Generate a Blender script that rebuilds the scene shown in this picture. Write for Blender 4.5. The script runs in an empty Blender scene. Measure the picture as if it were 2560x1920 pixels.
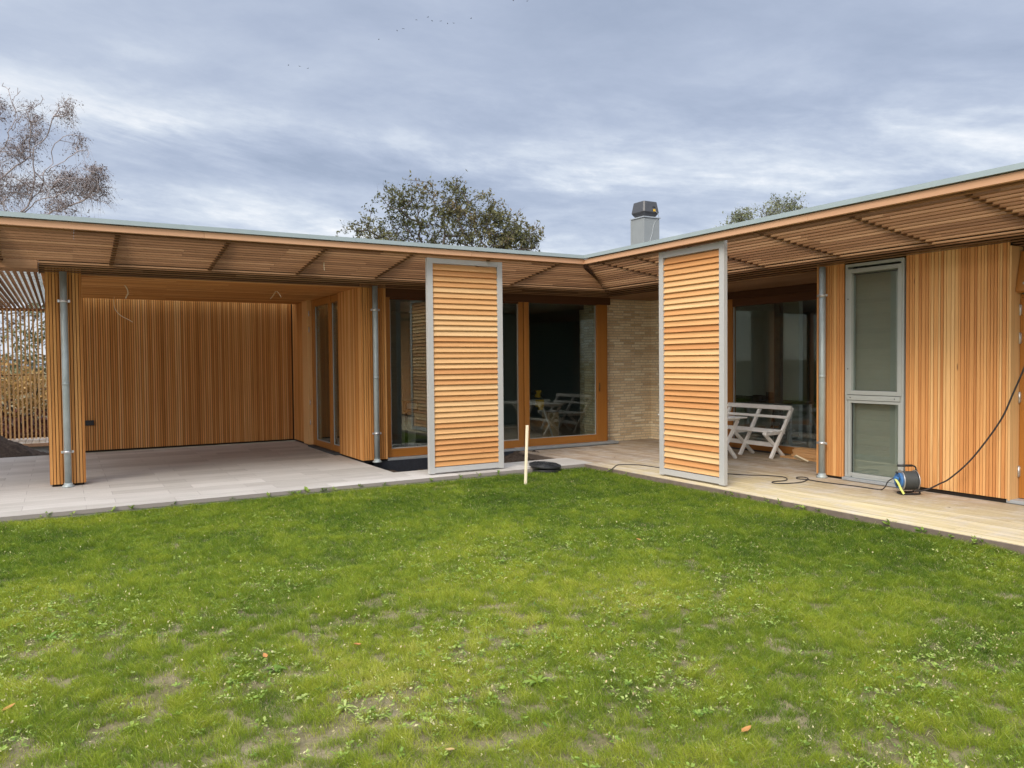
import bpy, math, random
import numpy as np
from mathutils import Matrix, Vector
R = math.radians
random.seed(7)
rng = np.random.default_rng(11)
sc = bpy.context.scene
COL = sc.collection

# ------------------------------------------------------------------ camera
CAM = np.array([-6.7957, -9.4432, 1.55]); YAW, PIT, ROL, FPX = 1.0417095, .0290847, .0090691, 1924.2
_fw = np.array([math.cos(YAW) * math.cos(PIT), math.sin(YAW) * math.cos(PIT), -math.sin(PIT)])
_r0 = np.array([math.sin(YAW), -math.cos(YAW), 0.0]); _u0 = np.cross(_r0, _fw)
_r = math.cos(ROL) * _r0 - math.sin(ROL) * _u0
_u = math.sin(ROL) * _r0 + math.cos(ROL) * _u0
cd = bpy.data.cameras.new('camera'); cam = bpy.data.objects.new('camera', cd); COL.objects.link(cam)
cd.sensor_fit = 'HORIZONTAL'; cd.sensor_width = 36.0; cd.lens = FPX / 2560 * 36
cd.clip_start = .05; cd.clip_end = 3000
m = Matrix.Identity(4)
for i in range(3):
    m[i][0] = _r[i]; m[i][1] = _u[i]; m[i][2] = -_fw[i]; m[i][3] = CAM[i]
cam.matrix_world = m
sc.camera = cam

# ------------------------------------------------------------------ light
SUN_EL, SUN_AZ = 38.0, 214.0           # azimuth of the sun, degrees counter-clockwise from +X
sv = Vector((math.cos(R(SUN_EL)) * math.cos(R(SUN_AZ)), math.cos(R(SUN_EL)) * math.sin(R(SUN_AZ)), math.sin(R(SUN_EL))))
sd = bpy.data.lights.new('sun', 'SUN'); sun = bpy.data.objects.new('sun', sd); COL.objects.link(sun)
sd.energy = 1.5; sd.angle = R(22); sd.color = (1.0, .90, .76)
sun.rotation_euler = sv.to_track_quat('Z', 'Y').to_euler(); sun.location = (0, 0, 30)
sc.view_settings.view_transform = 'Standard'; sc.view_settings.look = 'None'
sc.view_settings.exposure = 0.62; sc.view_settings.gamma = 1
sc.render.engine = 'CYCLES'
cy = sc.cycles
cy.use_denoising = True
cy.max_bounces = 10; cy.diffuse_bounces = 5; cy.glossy_bounces = 4; cy.transmission_bounces = 6; cy.transparent_max_bounces = 12
cy.sample_clamp_indirect = 8.0
try: cy.denoiser = 'OPENIMAGEDENOISE'
except Exception: pass


class NT:
    """tiny node helper"""
    def __init__(s, tree): s.t = tree; s.t.nodes.clear()
    def n(s, typ, ins=None, **kw):
        nd = s.t.nodes.new(typ)
        for k, v in kw.items(): setattr(nd, k, v)
        if ins:
            for k, v in ins.items():
                if hasattr(v, 'node'): s.t.links.new(v, nd.inputs[k])
                else: nd.inputs[k].default_value = v
        return nd
    def math(s, op, a, b=0.0, clamp=False):
        return s.n('ShaderNodeMath', {0: a, 1: b}, operation=op, use_clamp=clamp).outputs[0]
    def ramp(s, fac, stops, interp='LINEAR'):
        nd = s.n('ShaderNodeValToRGB', {0: fac}); cr = nd.color_ramp; cr.interpolation = interp
        while len(cr.elements) < len(stops): cr.elements.new(.5)
        for e, (p, c) in zip(cr.elements, stops):
            e.position = p; e.color = (c[0], c[1], c[2], 1) if not isinstance(c, (int, float)) else (c, c, c, 1)
        return nd.outputs[0]
    def mix(s, fac, a, b, blend='MIX'):
        nd = s.n('ShaderNodeMix', data_type='RGBA', blend_type=blend)
        for i, v in ((0, fac), (6, a), (7, b)):
            if hasattr(v, 'node'): s.t.links.new(v, nd.inputs[i])
            elif i == 0: nd.inputs[0].default_value = v
            else: nd.inputs[i].default_value = (v[0], v[1], v[2], 1)
        return nd.outputs[2]


# world: nishita sky seen through broken layered cloud
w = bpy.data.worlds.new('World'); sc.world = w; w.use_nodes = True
N = NT(w.node_tree)
sky = N.n('ShaderNodeTexSky', sky_type='NISHITA', sun_disc=False, sun_elevation=R(SUN_EL), sun_rotation=R(90 - SUN_AZ))
tc = N.n('ShaderNodeTexCoord').outputs['Generated']
rot = N.n('ShaderNodeVectorRotate', {'Vector': tc, 'Angle': R(90) - YAW}, rotation_type='Z_AXIS').outputs[0]
sp = N.n('ShaderNodeSeparateXYZ', {0: rot})
zx, zy, zz = sp.outputs
zc = N.math('ADD', N.math('MAXIMUM', zz, 0.0), .14)
px_ = N.math('DIVIDE', zx, zc); py_ = N.math('DIVIDE', zy, zc)
pl = N.n('ShaderNodeCombineXYZ', {0: px_, 1: py_, 2: 0.0}).outputs[0]
tilt = N.n('ShaderNodeVectorRotate', {'Vector': pl, 'Angle': R(-14)}, rotation_type='Z_AXIS').outputs[0]
m1 = N.n('ShaderNodeMapping', {'Vector': tilt, 'Scale': (.55, .85, 1), 'Location': (5.1, 2.4, 0)}).outputs[0]
n1 = N.n('ShaderNodeTexNoise', {'Vector': m1, 'Scale': 1.0, 'Detail': 10.0, 'Roughness': .55, 'Distortion': .25}).outputs[0]
m2 = N.n('ShaderNodeMapping', {'Vector': tilt, 'Scale': (1.7, 2.2, 1), 'Location': (7.1, 4.2, 0)}).outputs[0]
n2 = N.n('ShaderNodeTexNoise', {'Vector': m2, 'Scale': 1.3, 'Detail': 8.0, 'Roughness': .6, 'Distortion': .3}).outputs[0]
az_ = N.math('ARCTAN2', zx, zy)
bd = N.n('ShaderNodeCombineXYZ', {0: N.math('MULTIPLY', az_, 2.1), 1: N.math('ADD', N.math('MULTIPLY', zz, 11.0), N.math('MULTIPLY', az_, 1.3)), 2: 3.7}).outputs[0]
n3 = N.n('ShaderNodeTexNoise', {'Vector': bd, 'Scale': 1.15, 'Detail': 9.0, 'Roughness': .62, 'Distortion': .35}).outputs[0]
lowm = N.n('ShaderNodeMapRange', {0: zz, 1: .37, 2: .25, 3: 0.0, 4: 1.0}, interpolation_type='SMOOTHSTEP').outputs[0]
# broad brightening low over the horizon, thicker deck overhead
low = N.n('ShaderNodeMapRange', {0: zz, 1: .06, 2: .42, 3: .05, 4: -.02}).outputs[0]
up_ = N.math('ADD', N.math('MULTIPLY', n1, .66), N.math('MULTIPLY', n2, .34))
bn_ = N.math('ADD', N.math('MULTIPLY', n3, .78), N.math('MULTIPLY', n2, .22))
zw = N.math('ADD', N.math('ADD', zz, N.math('MULTIPLY', N.math('SUBTRACT', n3, .5), .085)), N.math('MULTIPLY', az_, .055))
def gauss(c, s_, a): 
    t_ = N.math('DIVIDE', N.math('SUBTRACT', zw, c), s_); return N.math('MULTIPLY', N.math('POWER', 2.718, N.math('MULTIPLY', N.math('MULTIPLY', t_, t_), -1.0)), a)
mixf = N.n('ShaderNodeMix', {0: N.math('MULTIPLY', lowm, .8), 2: up_, 3: N.math('ADD', N.math('MULTIPLY', N.math('SUBTRACT', bn_, .5), 1.3), .5)}, data_type='FLOAT').outputs[0]
m5 = N.n('ShaderNodeMapping', {'Vector': bd, 'Scale': (2.6, 1.5, 1), 'Location': (2, 5, 1)}).outputs[0]
n5_ = N.n('ShaderNodeTexNoise', {'Vector': m5, 'Scale': 2.4, 'Detail': 7.0, 'Roughness': .65, 'Distortion': .2}).outputs[0]
low = N.math('ADD', low, N.math('MULTIPLY', N.math('SUBTRACT', n5_, .5), N.math('ADD', .06, N.math('MULTIPLY', lowm, .20))))
f = N.math('ADD', N.math('ADD', mixf, low), N.math('ADD', gauss(.252, .026, N.math('ADD', .085, N.math('MULTIPLY', N.math('MAXIMUM', N.math('MULTIPLY', az_, -1.0), 0.0), .26))), N.math('ADD', gauss(.210, .015, -.045), gauss(.176, .018, .045))))
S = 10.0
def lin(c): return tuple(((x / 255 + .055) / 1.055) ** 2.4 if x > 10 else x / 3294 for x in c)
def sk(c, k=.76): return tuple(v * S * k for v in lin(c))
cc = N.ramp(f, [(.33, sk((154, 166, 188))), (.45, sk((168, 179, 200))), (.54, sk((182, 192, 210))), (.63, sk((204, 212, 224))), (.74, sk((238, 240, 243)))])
dark = N.mix(.93, sky.outputs[0], cc)
# the cloud is brighter round the hidden sun, behind the camera
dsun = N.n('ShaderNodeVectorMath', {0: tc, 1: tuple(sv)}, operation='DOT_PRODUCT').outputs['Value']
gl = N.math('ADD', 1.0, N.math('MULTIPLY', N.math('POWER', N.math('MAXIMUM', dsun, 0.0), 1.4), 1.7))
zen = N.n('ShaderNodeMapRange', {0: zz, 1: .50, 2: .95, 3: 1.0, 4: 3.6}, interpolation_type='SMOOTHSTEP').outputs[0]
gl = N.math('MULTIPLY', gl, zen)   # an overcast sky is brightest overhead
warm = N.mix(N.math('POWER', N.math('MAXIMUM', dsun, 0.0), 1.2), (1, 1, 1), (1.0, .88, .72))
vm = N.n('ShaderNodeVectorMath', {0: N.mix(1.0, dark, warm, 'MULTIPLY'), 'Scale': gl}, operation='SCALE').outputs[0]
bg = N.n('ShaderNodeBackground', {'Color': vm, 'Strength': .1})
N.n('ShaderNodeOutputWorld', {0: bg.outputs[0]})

# ------------------------------------------------------------------ mesh helper
ORG = {}
class MB:
    def __init__(s): s.v = []; s.f = []; s.t = []; s.mi = []; s.sm = []
    def add(s, vs, fs, tone=None, mi=0, smooth=False):
        b = len(s.v); t = random.random() if tone is None else tone
        s.v.extend([tuple(map(float, v)) for v in vs]); s.t.extend([t] * len(vs))
        for f_ in fs: s.f.append(tuple(i + b for i in f_)); s.mi.append(mi); s.sm.append(smooth)
    def box(s, x0, x1, y0, y1, z0, z1, tone=None, mi=0):
        x0, x1 = sorted((x0, x1)); y0, y1 = sorted((y0, y1)); z0, z1 = sorted((z0, z1))
        s.add([(x0, y0, z0), (x1, y0, z0), (x1, y1, z0), (x0, y1, z0), (x0, y0, z1), (x1, y0, z1), (x1, y1, z1), (x0, y1, z1)],
              [(0, 3, 2, 1), (4, 5, 6, 7), (0, 1, 5, 4), (1, 2, 6, 5), (2, 3, 7, 6), (3, 0, 4, 7)], tone, mi)
    def bar(s, a, b, wd, hd, side=(0, 0, 1), tone=None, mi=0, e0=0, e1=0):
        """rectangular bar from a to b; wd across 'side x dir', hd along side; e0/e1 extend the ends"""
        a = np.array(a, float); b = np.array(b, float); d = b - a; d /= np.linalg.norm(d); a = a - d * e0; b = b + d * e1
        sd_ = np.array(side, float); sd_ = sd_ - d * (sd_ @ d); sd_ /= np.linalg.norm(sd_); q = np.cross(d, sd_)
        vs = []
        for c in (a, b):
            for (i, j) in ((-1, -1), (1, -1), (1, 1), (-1, 1)): vs.append(c + q * i * wd / 2 + sd_ * j * hd / 2)
        s.add(vs, [(0, 3, 2, 1), (4, 5, 6, 7), (0, 1, 5, 4), (1, 2, 6, 5), (2, 3, 7, 6), (3, 0, 4, 7)], tone, mi)
    def tube(s, pts, r, n=8, tone=None, mi=0, caps=True, smooth=True):
        pts = [np.array(p_, float) for p_ in pts]; rr = r if isinstance(r, (list, tuple, np.ndarray)) else [r] * len(pts)
        vs = []; prev = None
        for i, p_ in enumerate(pts):
            d = pts[min(i + 1, len(pts) - 1)] - pts[max(i - 1, 0)]; L = np.linalg.norm(d); d = d / L if L > 1e-9 else np.array([0, 0, 1.])
            if prev is None: prev = np.array([1., 0, 0]) if abs(d[0]) < .8 else np.array([0, 1., 0])
            u = prev - d * (prev @ d); u /= np.linalg.norm(u); v = np.cross(d, u); prev = u
            for k in range(n):
                a = 2 * math.pi * k / n; vs.append(p_ + rr[i] * (math.cos(a) * u + math.sin(a) * v))
        fs = [(i * n + k, i * n + (k + 1) % n, (i + 1) * n + (k + 1) % n, (i + 1) * n + k) for i in range(len(pts) - 1) for k in range(n)]
        if caps: fs += [tuple(range(n - 1, -1, -1)), tuple((len(pts) - 1) * n + k for k in range(n))]
        s.add(vs, fs, tone, mi, smooth)
    def prism(s, outline, h0, h1, tone=None, mi=0):
        n = len(outline); vs = [(x, y, h0) for x, y in outline] + [(x, y, h1) for x, y in outline]
        fs = [tuple(range(n - 1, -1, -1)), tuple(range(n, 2 * n))] + [(i, (i + 1) % n, n + (i + 1) % n, n + i) for i in range(n)]
        s.add(vs, fs, tone, mi)
    def build(s, name, mats, parent=None, bevel=0.0, label=None):
        me = bpy.data.meshes.new(name); v = np.array(s.v, float)
        if parent is not None: v = v - ORG[parent.name]
        me.from_pydata(v.tolist(), [], s.f)
        at = me.attributes.new('tone', 'FLOAT', 'POINT'); at.data.foreach_set('value', np.array(s.t, np.float32))
        if not isinstance(mats, (list, tuple)): mats = [mats]
        for mt in mats: me.materials.append(mt)
        me.polygons.foreach_set('material_index', s.mi); me.polygons.foreach_set('use_smooth', s.sm)
        me.update()
        o = bpy.data.objects.new(name, me); COL.objects.link(o)
        if parent is not None: o.parent = parent; ORG[o.name] = ORG[parent.name]
        else: ORG[o.name] = np.zeros(3)
        if bevel:
            bm_ = o.modifiers.new('bevel', 'BEVEL'); bm_.width = bevel; bm_.segments = 2; bm_.limit_method = 'ANGLE'
        if label: o['label'] = label
        return o

def raw_mesh(name, verts, faces_loops, loop_total, mats, tone, parent=None):
    """fast numpy mesh: faces_loops flat vertex indices, loop_total per face"""
    me = bpy.data.meshes.new(name)
    me.vertices.add(len(verts)); me.vertices.foreach_set('co', verts.astype(np.float32).ravel())
    me.loops.add(len(faces_loops)); me.loops.foreach_set('vertex_index', faces_loops.astype(np.int32))
    me.polygons.add(len(loop_total)); st = np.concatenate([[0], np.cumsum(loop_total)[:-1]])
    me.polygons.foreach_set('loop_start', st.astype(np.int32)); me.polygons.foreach_set('loop_total', loop_total.astype(np.int32))
    at = me.attributes.new('tone', 'FLOAT', 'POINT'); at.data.foreach_set('value', tone.astype(np.float32))
    me.materials.append(mats); me.update(calc_edges=True)
    o = bpy.data.objects.new(name, me); COL.objects.link(o)
    if parent is not None: o.parent = parent
    return o

def thing(name, label, cat, loc=(0, 0, 0), group=None, parent=None):
    o = bpy.data.objects.new(name, None); COL.objects.link(o); o.location = loc; o.empty_display_size = .2
    if parent is None:
        o['label'] = label; o['category'] = cat
        if group: o['group'] = group
    ORG[o.name] = np.array(loc, float)
    return o
def tag(o, label, cat, group=None, kind=None):
    o['label'] = label; o['category'] = cat
    if group: o['group'] = group
    if kind: o['kind'] = kind
    return o
def struct(o, label=None):
    o['kind'] = 'structure'
    if label: o['label'] = label
    return o

# ------------------------------------------------------------------ materials
def mat(name):
    mt = bpy.data.materials.new(name); mt.use_nodes = True
    return mt, NT(mt.node_tree)
def finish(N, col, rough=.6, spec=.4, metal=0.0, bump=None, bstr=.2, bdist=.005, **kw):
    b = N.n('ShaderNodeBsdfPrincipled', {'Roughness': rough, 'Metallic': metal, 'Specular IOR Level': spec})
    if hasattr(col, 'node'): N.t.links.new(col, b.inputs['Base Color'])
    else: b.inputs['Base Color'].default_value = (*col, 1)
    if bump is not None:
        bn = N.n('ShaderNodeBump', {'Height': bump, 'Strength': bstr, 'Distance': bdist}); N.t.links.new(bn.outputs[0], b.inputs['Normal'])
    for k, v in kw.items(): b.inputs[k].default_value = v
    N.n('ShaderNodeOutputMaterial', {0: b.outputs[0]})
    return b
def tone_of(N): return N.n('ShaderNodeAttribute', attribute_name='tone').outputs['Fac']
def plain(name, col, rough=.5, metal=0.0, var=.06, scale=6.0, spec=.4, bstr=.0):
    mt, N = mat(name); tcn = N.n('ShaderNodeTexCoord').outputs['Object']
    nz = N.n('ShaderNodeTexNoise', {'Vector': tcn, 'Scale': scale, 'Detail': 6.0, 'Roughness': .6}).outputs[0]
    c = N.mix(N.math('MULTIPLY', nz, 1.0), tuple(x * (1 - var * 2) for x in col), tuple(min(1, x * (1 + var * 2)) for x in col))
    rg = N.math('ADD', rough - .08, N.math('MULTIPLY', nz, .16))
    b = finish(N, c, .5, spec, metal, bump=nz if bstr else None, bstr=bstr)
    N.t.links.new(rg, b.inputs['Roughness'])
    return mt
def wood(name, stops, axis='z', rough=.62, knots=.5, grain=.35, spec=.25, fine=90.0):
    mt, N = mat(name); tcn = N.n('ShaderNodeTexCoord').outputs['Object']; tn = tone_of(N)
    sc_ = {'x': (1.3, fine, fine), 'y': (fine, 1.3, fine), 'z': (fine, fine, 1.3)}[axis]
    sk_ = {'x': (.28, 1, 1), 'y': (1, .28, 1), 'z': (1, 1, .28)}[axis]
    mp = N.n('ShaderNodeMapping', {'Vector': tcn, 'Scale': sc_}).outputs[0]
    g = N.n('ShaderNodeTexNoise', {'Vector': mp, 'W': N.math('MULTIPLY', tn, 40.0), 'Scale': 1.0, 'Detail': 4.0, 'Roughness': .6, 'Distortion': .6}, noise_dimensions='4D').outputs[0]
    mp2 = N.n('ShaderNodeMapping', {'Vector': tcn, 'Scale': sk_}).outputs[0]
    g2 = N.n('ShaderNodeTexNoise', {'Vector': mp2, 'W': N.math('MULTIPLY', tn, 23.0), 'Scale': 2.2, 'Detail': 3.0}, noise_dimensions='4D').outputs[0]
    base = N.ramp(N.math('ADD', tn, N.math('MULTIPLY', N.math('SUBTRACT', g2, .5), .55), clamp=True), stops)
    gr = N.ramp(g, [(.30, (1 - grain, 1 - grain * 1.08, 1 - grain * 1.2)), (.52, (1, 1, 1)), (.75, (1 + grain * .25,) * 3)])
    c = N.mix(1.0, base, gr, 'MULTIPLY')
    if knots:
        mk = N.n('ShaderNodeMapping', {'Vector': tcn, 'Scale': tuple(x * 3 for x in sk_)}).outputs[0]
        vo = N.n('ShaderNodeTexVoronoi', {'Vector': mk, 'W': N.math('MULTIPLY', tn, 31.0), 'Scale': 2.3}, voronoi_dimensions='4D').outputs['Distance']
        kf = N.ramp(vo, [(.045, knots), (.105, 0.0)])
        c = N.mix(kf, c, (.12, .045, .018))
    finish(N, c, rough, spec, bump=g, bstr=.25, bdist=.002)
    return mt

CEDAR = [(0, (.45, .185, .048)), (.3, (.55, .240, .066)), (.6, (.62, .292, .088)), (.85, (.67, .340, .118)), (1, (.72, .395, .155))]
LARCH = [(0, (.54, .250, .092)), (.25, (.58, .295, .112)), (.55, (.63, .355, .148)), (.8, (.66, .40, .18)), (1, (.69, .455, .225))]
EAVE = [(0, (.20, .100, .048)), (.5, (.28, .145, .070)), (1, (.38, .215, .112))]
M = {}
M['cedar_z'] = wood('cedar_cladding_vertical', CEDAR, 'z')
M['cedar_x'] = wood('cedar_boards_along_wing', CEDAR, 'x', knots=.3)
M['cedar_y'] = wood('cedar_boards_across_wing', CEDAR, 'y', knots=.3)
M['larch_x'] = wood('larch_louvre_x', LARCH, 'x', grain=.22, fine=70)
M['larch_y'] = wood('larch_louvre_y', LARCH, 'y', grain=.22, fine=70)
M['larch_z'] = wood('larch_cladding', [(0, (.53, .215, .070)), (.3, (.63, .290, .100)), (.6, (.69, .340, .125)), (.85, (.73, .395, .155)), (1, (.77, .465, .205))], 'z', grain=.25, knots=.7)
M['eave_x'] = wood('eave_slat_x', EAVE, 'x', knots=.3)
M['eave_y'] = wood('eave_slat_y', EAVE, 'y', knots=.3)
FAS = [(0, (.54, .305, .18)), (1, (.61, .36, .215))]
M['fascia_x'] = wood('fascia_board_x', FAS, 'x', grain=.12, knots=.5)
M['fascia_y'] = wood('fascia_board_y', FAS, 'y', grain=.12, knots=.5)
GLZ = [(0, (.33, .125, .022)), (1, (.40, .16, .030))]
M['glazed_z'] = wood('orange_glazed_frame_z', GLZ, 'z', rough=.38, grain=.16, knots=0, spec=.5)
M['glazed_x'] = wood('orange_glazed_frame_x', GLZ, 'x', rough=.38, grain=.16, knots=0, spec=.5)
M['glazed_y'] = wood('orange_glazed_frame_y', GLZ, 'y', rough=.38, grain=.16, knots=0, spec=.5)
M['brown_x'] = wood('dark_brown_header_and_shaded_rail', [(0, (.065, .026, .011)), (1, (.11, .043, .017))], 'x', knots=.2)
M['brown_y'] = wood('dark_brown_header_and_shaded_rail_y', [(0, (.065, .026, .011)), (1, (.11, .043, .017))], 'y', knots=.2)
M['post_z'] = wood('light_larch_plank', [(0, (.60, .33, .13)), (1, (.70, .42, .19))], 'z', grain=.2, knots=.8)
M['stake'] = wood('raw_pine_stake', [(0, (.83, .73, .53)), (1, (.87, .77, .57))], 'z', grain=.1, knots=.3)
M['board_y'] = wood('raw_larch_offcut', [(0, (.55, .30, .13)), (1, (.78, .52, .27))], 'y', grain=.2)
M['white'] = plain('chalky_white_painted_wood', (.88, .86, .83), .55, var=.07, scale=14, bstr=.05)
M['zinc'] = plain('zinc_flashing', (.33, .395, .405), .55, metal=.25, var=.05, scale=3)
M['galv'] = plain('galvanised_pipe', (.40, .45, .45), .42, metal=.3, var=.12, scale=9)
M['frame_grey'] = plain('light_grey_lacquered_steel', (.43, .43, .42), .42, var=.03, spec=.5)
M['win_grey'] = plain('grey_window_aluminium', (.37, .385, .37), .4, var=.03, spec=.5)
M['sill'] = plain('grey_metal_sill', (.42, .45, .47), .45, metal=.4, var=.06)
M['steel'] = plain('bare_steel', (.62, .62, .62), .35, metal=.9)
M['black'] = plain('black_plastic', (.022, .023, .025), .45, var=.15)
M['rubber'] = plain('black_rubber_cable', (.03, .027, .028), .55, var=.2)
M['dark'] = plain('dark_wind_barrier', (.020, .014, .010), .9)
M['bitumen'] = plain('black_bitumen_plinth', (.026, .030, .040), .6, var=.25, scale=20)
M['felt'] = plain('dark_roofing_felt', (.06, .062, .065), .9)
M['concrete'] = plain('pale_concrete', (.42, .41, .39), .85, var=.15, scale=10, bstr=.2)
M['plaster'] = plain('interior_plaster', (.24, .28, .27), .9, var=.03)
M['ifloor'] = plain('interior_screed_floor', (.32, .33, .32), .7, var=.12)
M['icyan'] = plain('interior_teal_wall', (.07, .13, .13), .9)
M['yellow'] = plain('tool_yellow', (.55, .34, .03), .5)
M['blue'] = plain('reel_blue', (.045, .15, .36), .4)
M['lime'] = plain('lime_tape', (.68, .72, .20), .6)
M['card'] = plain('cardboard', (.33, .23, .13), .8, var=.1)
M['red'] = plain('dark_red_tool', (.16, .03, .02), .5)
M['anthracite'] = plain('anthracite_cowl', (.058, .060, .066), .45, var=.1, spec=.5)
M['chimney'] = plain('chimney_sheet', (.28, .30, .30), .5, metal=.2, var=.05, scale=4)
M['blind'] = plain('pale_green_grey_blind', (.34, .345, .31), .6, var=.04)
M['bird'] = plain('black_feather', (.02, .02, .022), .8)
M['wire'] = plain('pale_cable_sheath', (.74, .64, .48), .6)

mt, N = mat('window_glass'); M['glass'] = mt
bf_ = N.n('ShaderNodeNewGeometry').outputs['Backfacing']
ior_ = N.n('ShaderNodeMix', {0: bf_, 2: 1.8, 3: 1 / 1.8}, data_type='FLOAT').outputs[0]   # same reflectance on both faces of the thin pane
fr = N.n('ShaderNodeFresnel', {'IOR': ior_}).outputs[0]
gl_ = N.n('ShaderNodeBsdfGlossy', {'Color': (.9, .95, .93, 1), 'Roughness': .012})
tr = N.n('ShaderNodeBsdfTransparent', {'Color': (.84, .875, .855, 1)})
mx = N.n('ShaderNodeMixShader', {0: fr, 1: tr.outputs[0], 2: gl_.outputs[0]})
N.n('ShaderNodeOutputMaterial', {0: mx.outputs[0]})
mt, N = mat('opal_roof_sheet'); M['opal'] = mt
a_ = N.n('ShaderNodeBsdfTranslucent', {'Color': (.85, .88, .9, 1)}); b_ = N.n('ShaderNodeBsdfTransparent', {'Color': (.97, .98, .98, 1)})
c_ = N.n('ShaderNodeMixShader', {0: .95, 1: a_.outputs[0], 2: b_.outputs[0]}); N.n('ShaderNodeOutputMaterial', {0: c_.outputs[0]})

mt, N = mat('yellow_grey_brick'); M['brick'] = mt
tcn = N.n('ShaderNodeTexCoord').outputs['Object']
s3 = N.n('ShaderNodeSeparateXYZ', {0: tcn}).outputs
uv = N.n('ShaderNodeCombineXYZ', {0: N.math('ADD', s3[0], s3[1]), 1: s3[2], 2: 0.0}).outputs[0]
nw = N.n('ShaderNodeTexNoise', {'Vector': uv, 'Scale': 9.0, 'Detail': 3.0}).outputs[1]
uvw = N.mix(.012, uv, nw, 'ADD')
bk = N.n('ShaderNodeTexBrick', {'Vector': uvw, 'Color1': (0, 0, 0, 1), 'Color2': (1, 1, 1, 1), 'Mortar': (.5, .5, .5, 1), 'Scale': 1.0, 'Mortar Size': .0065, 'Mortar Smooth': .25, 'Bias': 0.0, 'Brick Width': .262, 'Row Height': .0505}, offset=.37, offset_frequency=2, squash=.8, squash_frequency=3)
bc = N.ramp(bk.outputs['Color'], [(0, (.66, .50, .32)), (.3, (.80, .65, .44)), (.7, (.88, .75, .54)), (1, (.92, .83, .65))])
n4 = N.n('ShaderNodeTexNoise', {'Vector': uv, 'Scale': 28.0, 'Detail': 7.0, 'Roughness': .7}).outputs[0]
bc2 = N.mix(1.0, bc, N.ramp(n4, [(.25, (.76, .72, .66)), (.6, (1.06, 1.05, 1.02))]), 'MULTIPLY')
bc3 = N.mix(bk.outputs['Fac'], bc2, (.54, .46, .35))
hh = N.math('SUBTRACT', N.math('MULTIPLY', n4, .35), bk.outputs['Fac'])
finish(N, bc3, .92, .15, bump=hh, bstr=.9, bdist=.008)

mt, N = mat('concrete_paving'); M['paving'] = mt
tcn = N.n('ShaderNodeTexCoord').outputs['Object']
bk = N.n('ShaderNodeTexBrick', {'Vector': tcn, 'Color1': (0, 0, 0, 1), 'Color2': (1, 1, 1, 1), 'Mortar': (.4, .4, .4, 1), 'Scale': 1.0, 'Mortar Size': .0022, 'Mortar Smooth': .1, 'Brick Width': .9, 'Row Height': .30}, offset=.33, offset_frequency=2, squash=1.0)
mp = N.n('ShaderNodeMapping', {'Vector': tcn, 'Scale': (1.2, 9, 1)}).outputs[0]
n5 = N.n('ShaderNodeTexNoise', {'Vector': mp, 'Scale': 1.4, 'Detail': 6.0, 'Roughness': .6}).outputs[0]
n6 = N.n('ShaderNodeTexNoise', {'Vector': tcn, 'Scale': 60.0, 'Detail': 4.0, 'Roughness': .7}).outputs[0]
c = N.ramp(N.math('ADD', N.math('MULTIPLY', bk.outputs['Color'], .35), N.math('MULTIPLY', n5, .65)), [(.25, (.37, .34, .30)), (.5, (.465, .432, .39)), (.75, (.55, .515, .47))])
c = N.mix(1.0, c, N.ramp(n6, [(.3, (.9, .9, .9)), (.7, (1.06, 1.06, 1.06))]), 'MULTIPLY')
c = N.mix(N.math('MULTIPLY', bk.outputs['Fac'], .75), c, (.19, .165, .15))
finish(N, c, .78, .3, bump=N.math('SUBTRACT', N.math('MULTIPLY', n6, .2), bk.outputs['Fac']), bstr=.3, bdist=.003)

mt, N = mat('weathered_deck_board'); M['deck'] = mt
tcn = N.n('ShaderNodeTexCoord').outputs['Object']; tn = tone_of(N)
mp = N.n('ShaderNodeMapping', {'Vector': tcn, 'Scale': (60, 1.2, 1)}).outputs[0]
g = N.n('ShaderNodeTexNoise', {'Vector': mp, 'W': N.math('MULTIPLY', tn, 30.0), 'Scale': 1.0, 'Detail': 5.0, 'Roughness': .65}, noise_dimensions='4D').outputs[0]
n7 = N.n('ShaderNodeTexNoise', {'Vector': tcn, 'Scale': .45, 'Detail': 4.0, 'Roughness': .6}).outputs[0]
n8 = N.n('ShaderNodeTexNoise', {'Vector': tcn, 'Scale': 3.0, 'Detail': 6.0, 'Roughness': .7}).outputs[0]
spx = N.n('ShaderNodeSeparateXYZ', {0: tcn}).outputs
# the sheltered inner boards stay brown, the outer ones are dusted with pale straw sawdust
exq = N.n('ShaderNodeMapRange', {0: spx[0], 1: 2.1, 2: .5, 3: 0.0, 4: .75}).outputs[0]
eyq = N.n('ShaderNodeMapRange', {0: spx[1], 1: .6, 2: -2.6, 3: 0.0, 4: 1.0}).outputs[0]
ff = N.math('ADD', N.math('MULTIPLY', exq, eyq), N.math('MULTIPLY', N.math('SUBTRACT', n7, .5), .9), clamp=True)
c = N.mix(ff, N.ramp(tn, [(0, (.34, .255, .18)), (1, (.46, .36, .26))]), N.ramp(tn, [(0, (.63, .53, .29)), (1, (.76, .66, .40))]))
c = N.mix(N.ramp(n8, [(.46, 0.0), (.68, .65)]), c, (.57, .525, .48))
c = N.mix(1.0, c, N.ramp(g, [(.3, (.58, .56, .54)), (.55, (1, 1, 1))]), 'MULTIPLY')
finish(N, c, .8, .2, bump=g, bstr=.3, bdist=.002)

mt, N = mat('dark_soil'); M['soil'] = mt
tcn = N.n('ShaderNodeTexCoord').outputs['Object']
n9 = N.n('ShaderNodeTexNoise', {'Vector': tcn, 'Scale': 14.0, 'Detail': 10.0, 'Roughness': .7}).outputs[0]
finish(N, N.ramp(n9, [(.3, (.035, .026, .020)), (.55, (.085, .062, .048)), (.75, (.17, .13, .10))]), .95, .1, bump=n9, bstr=.9, bdist=.03)

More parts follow.
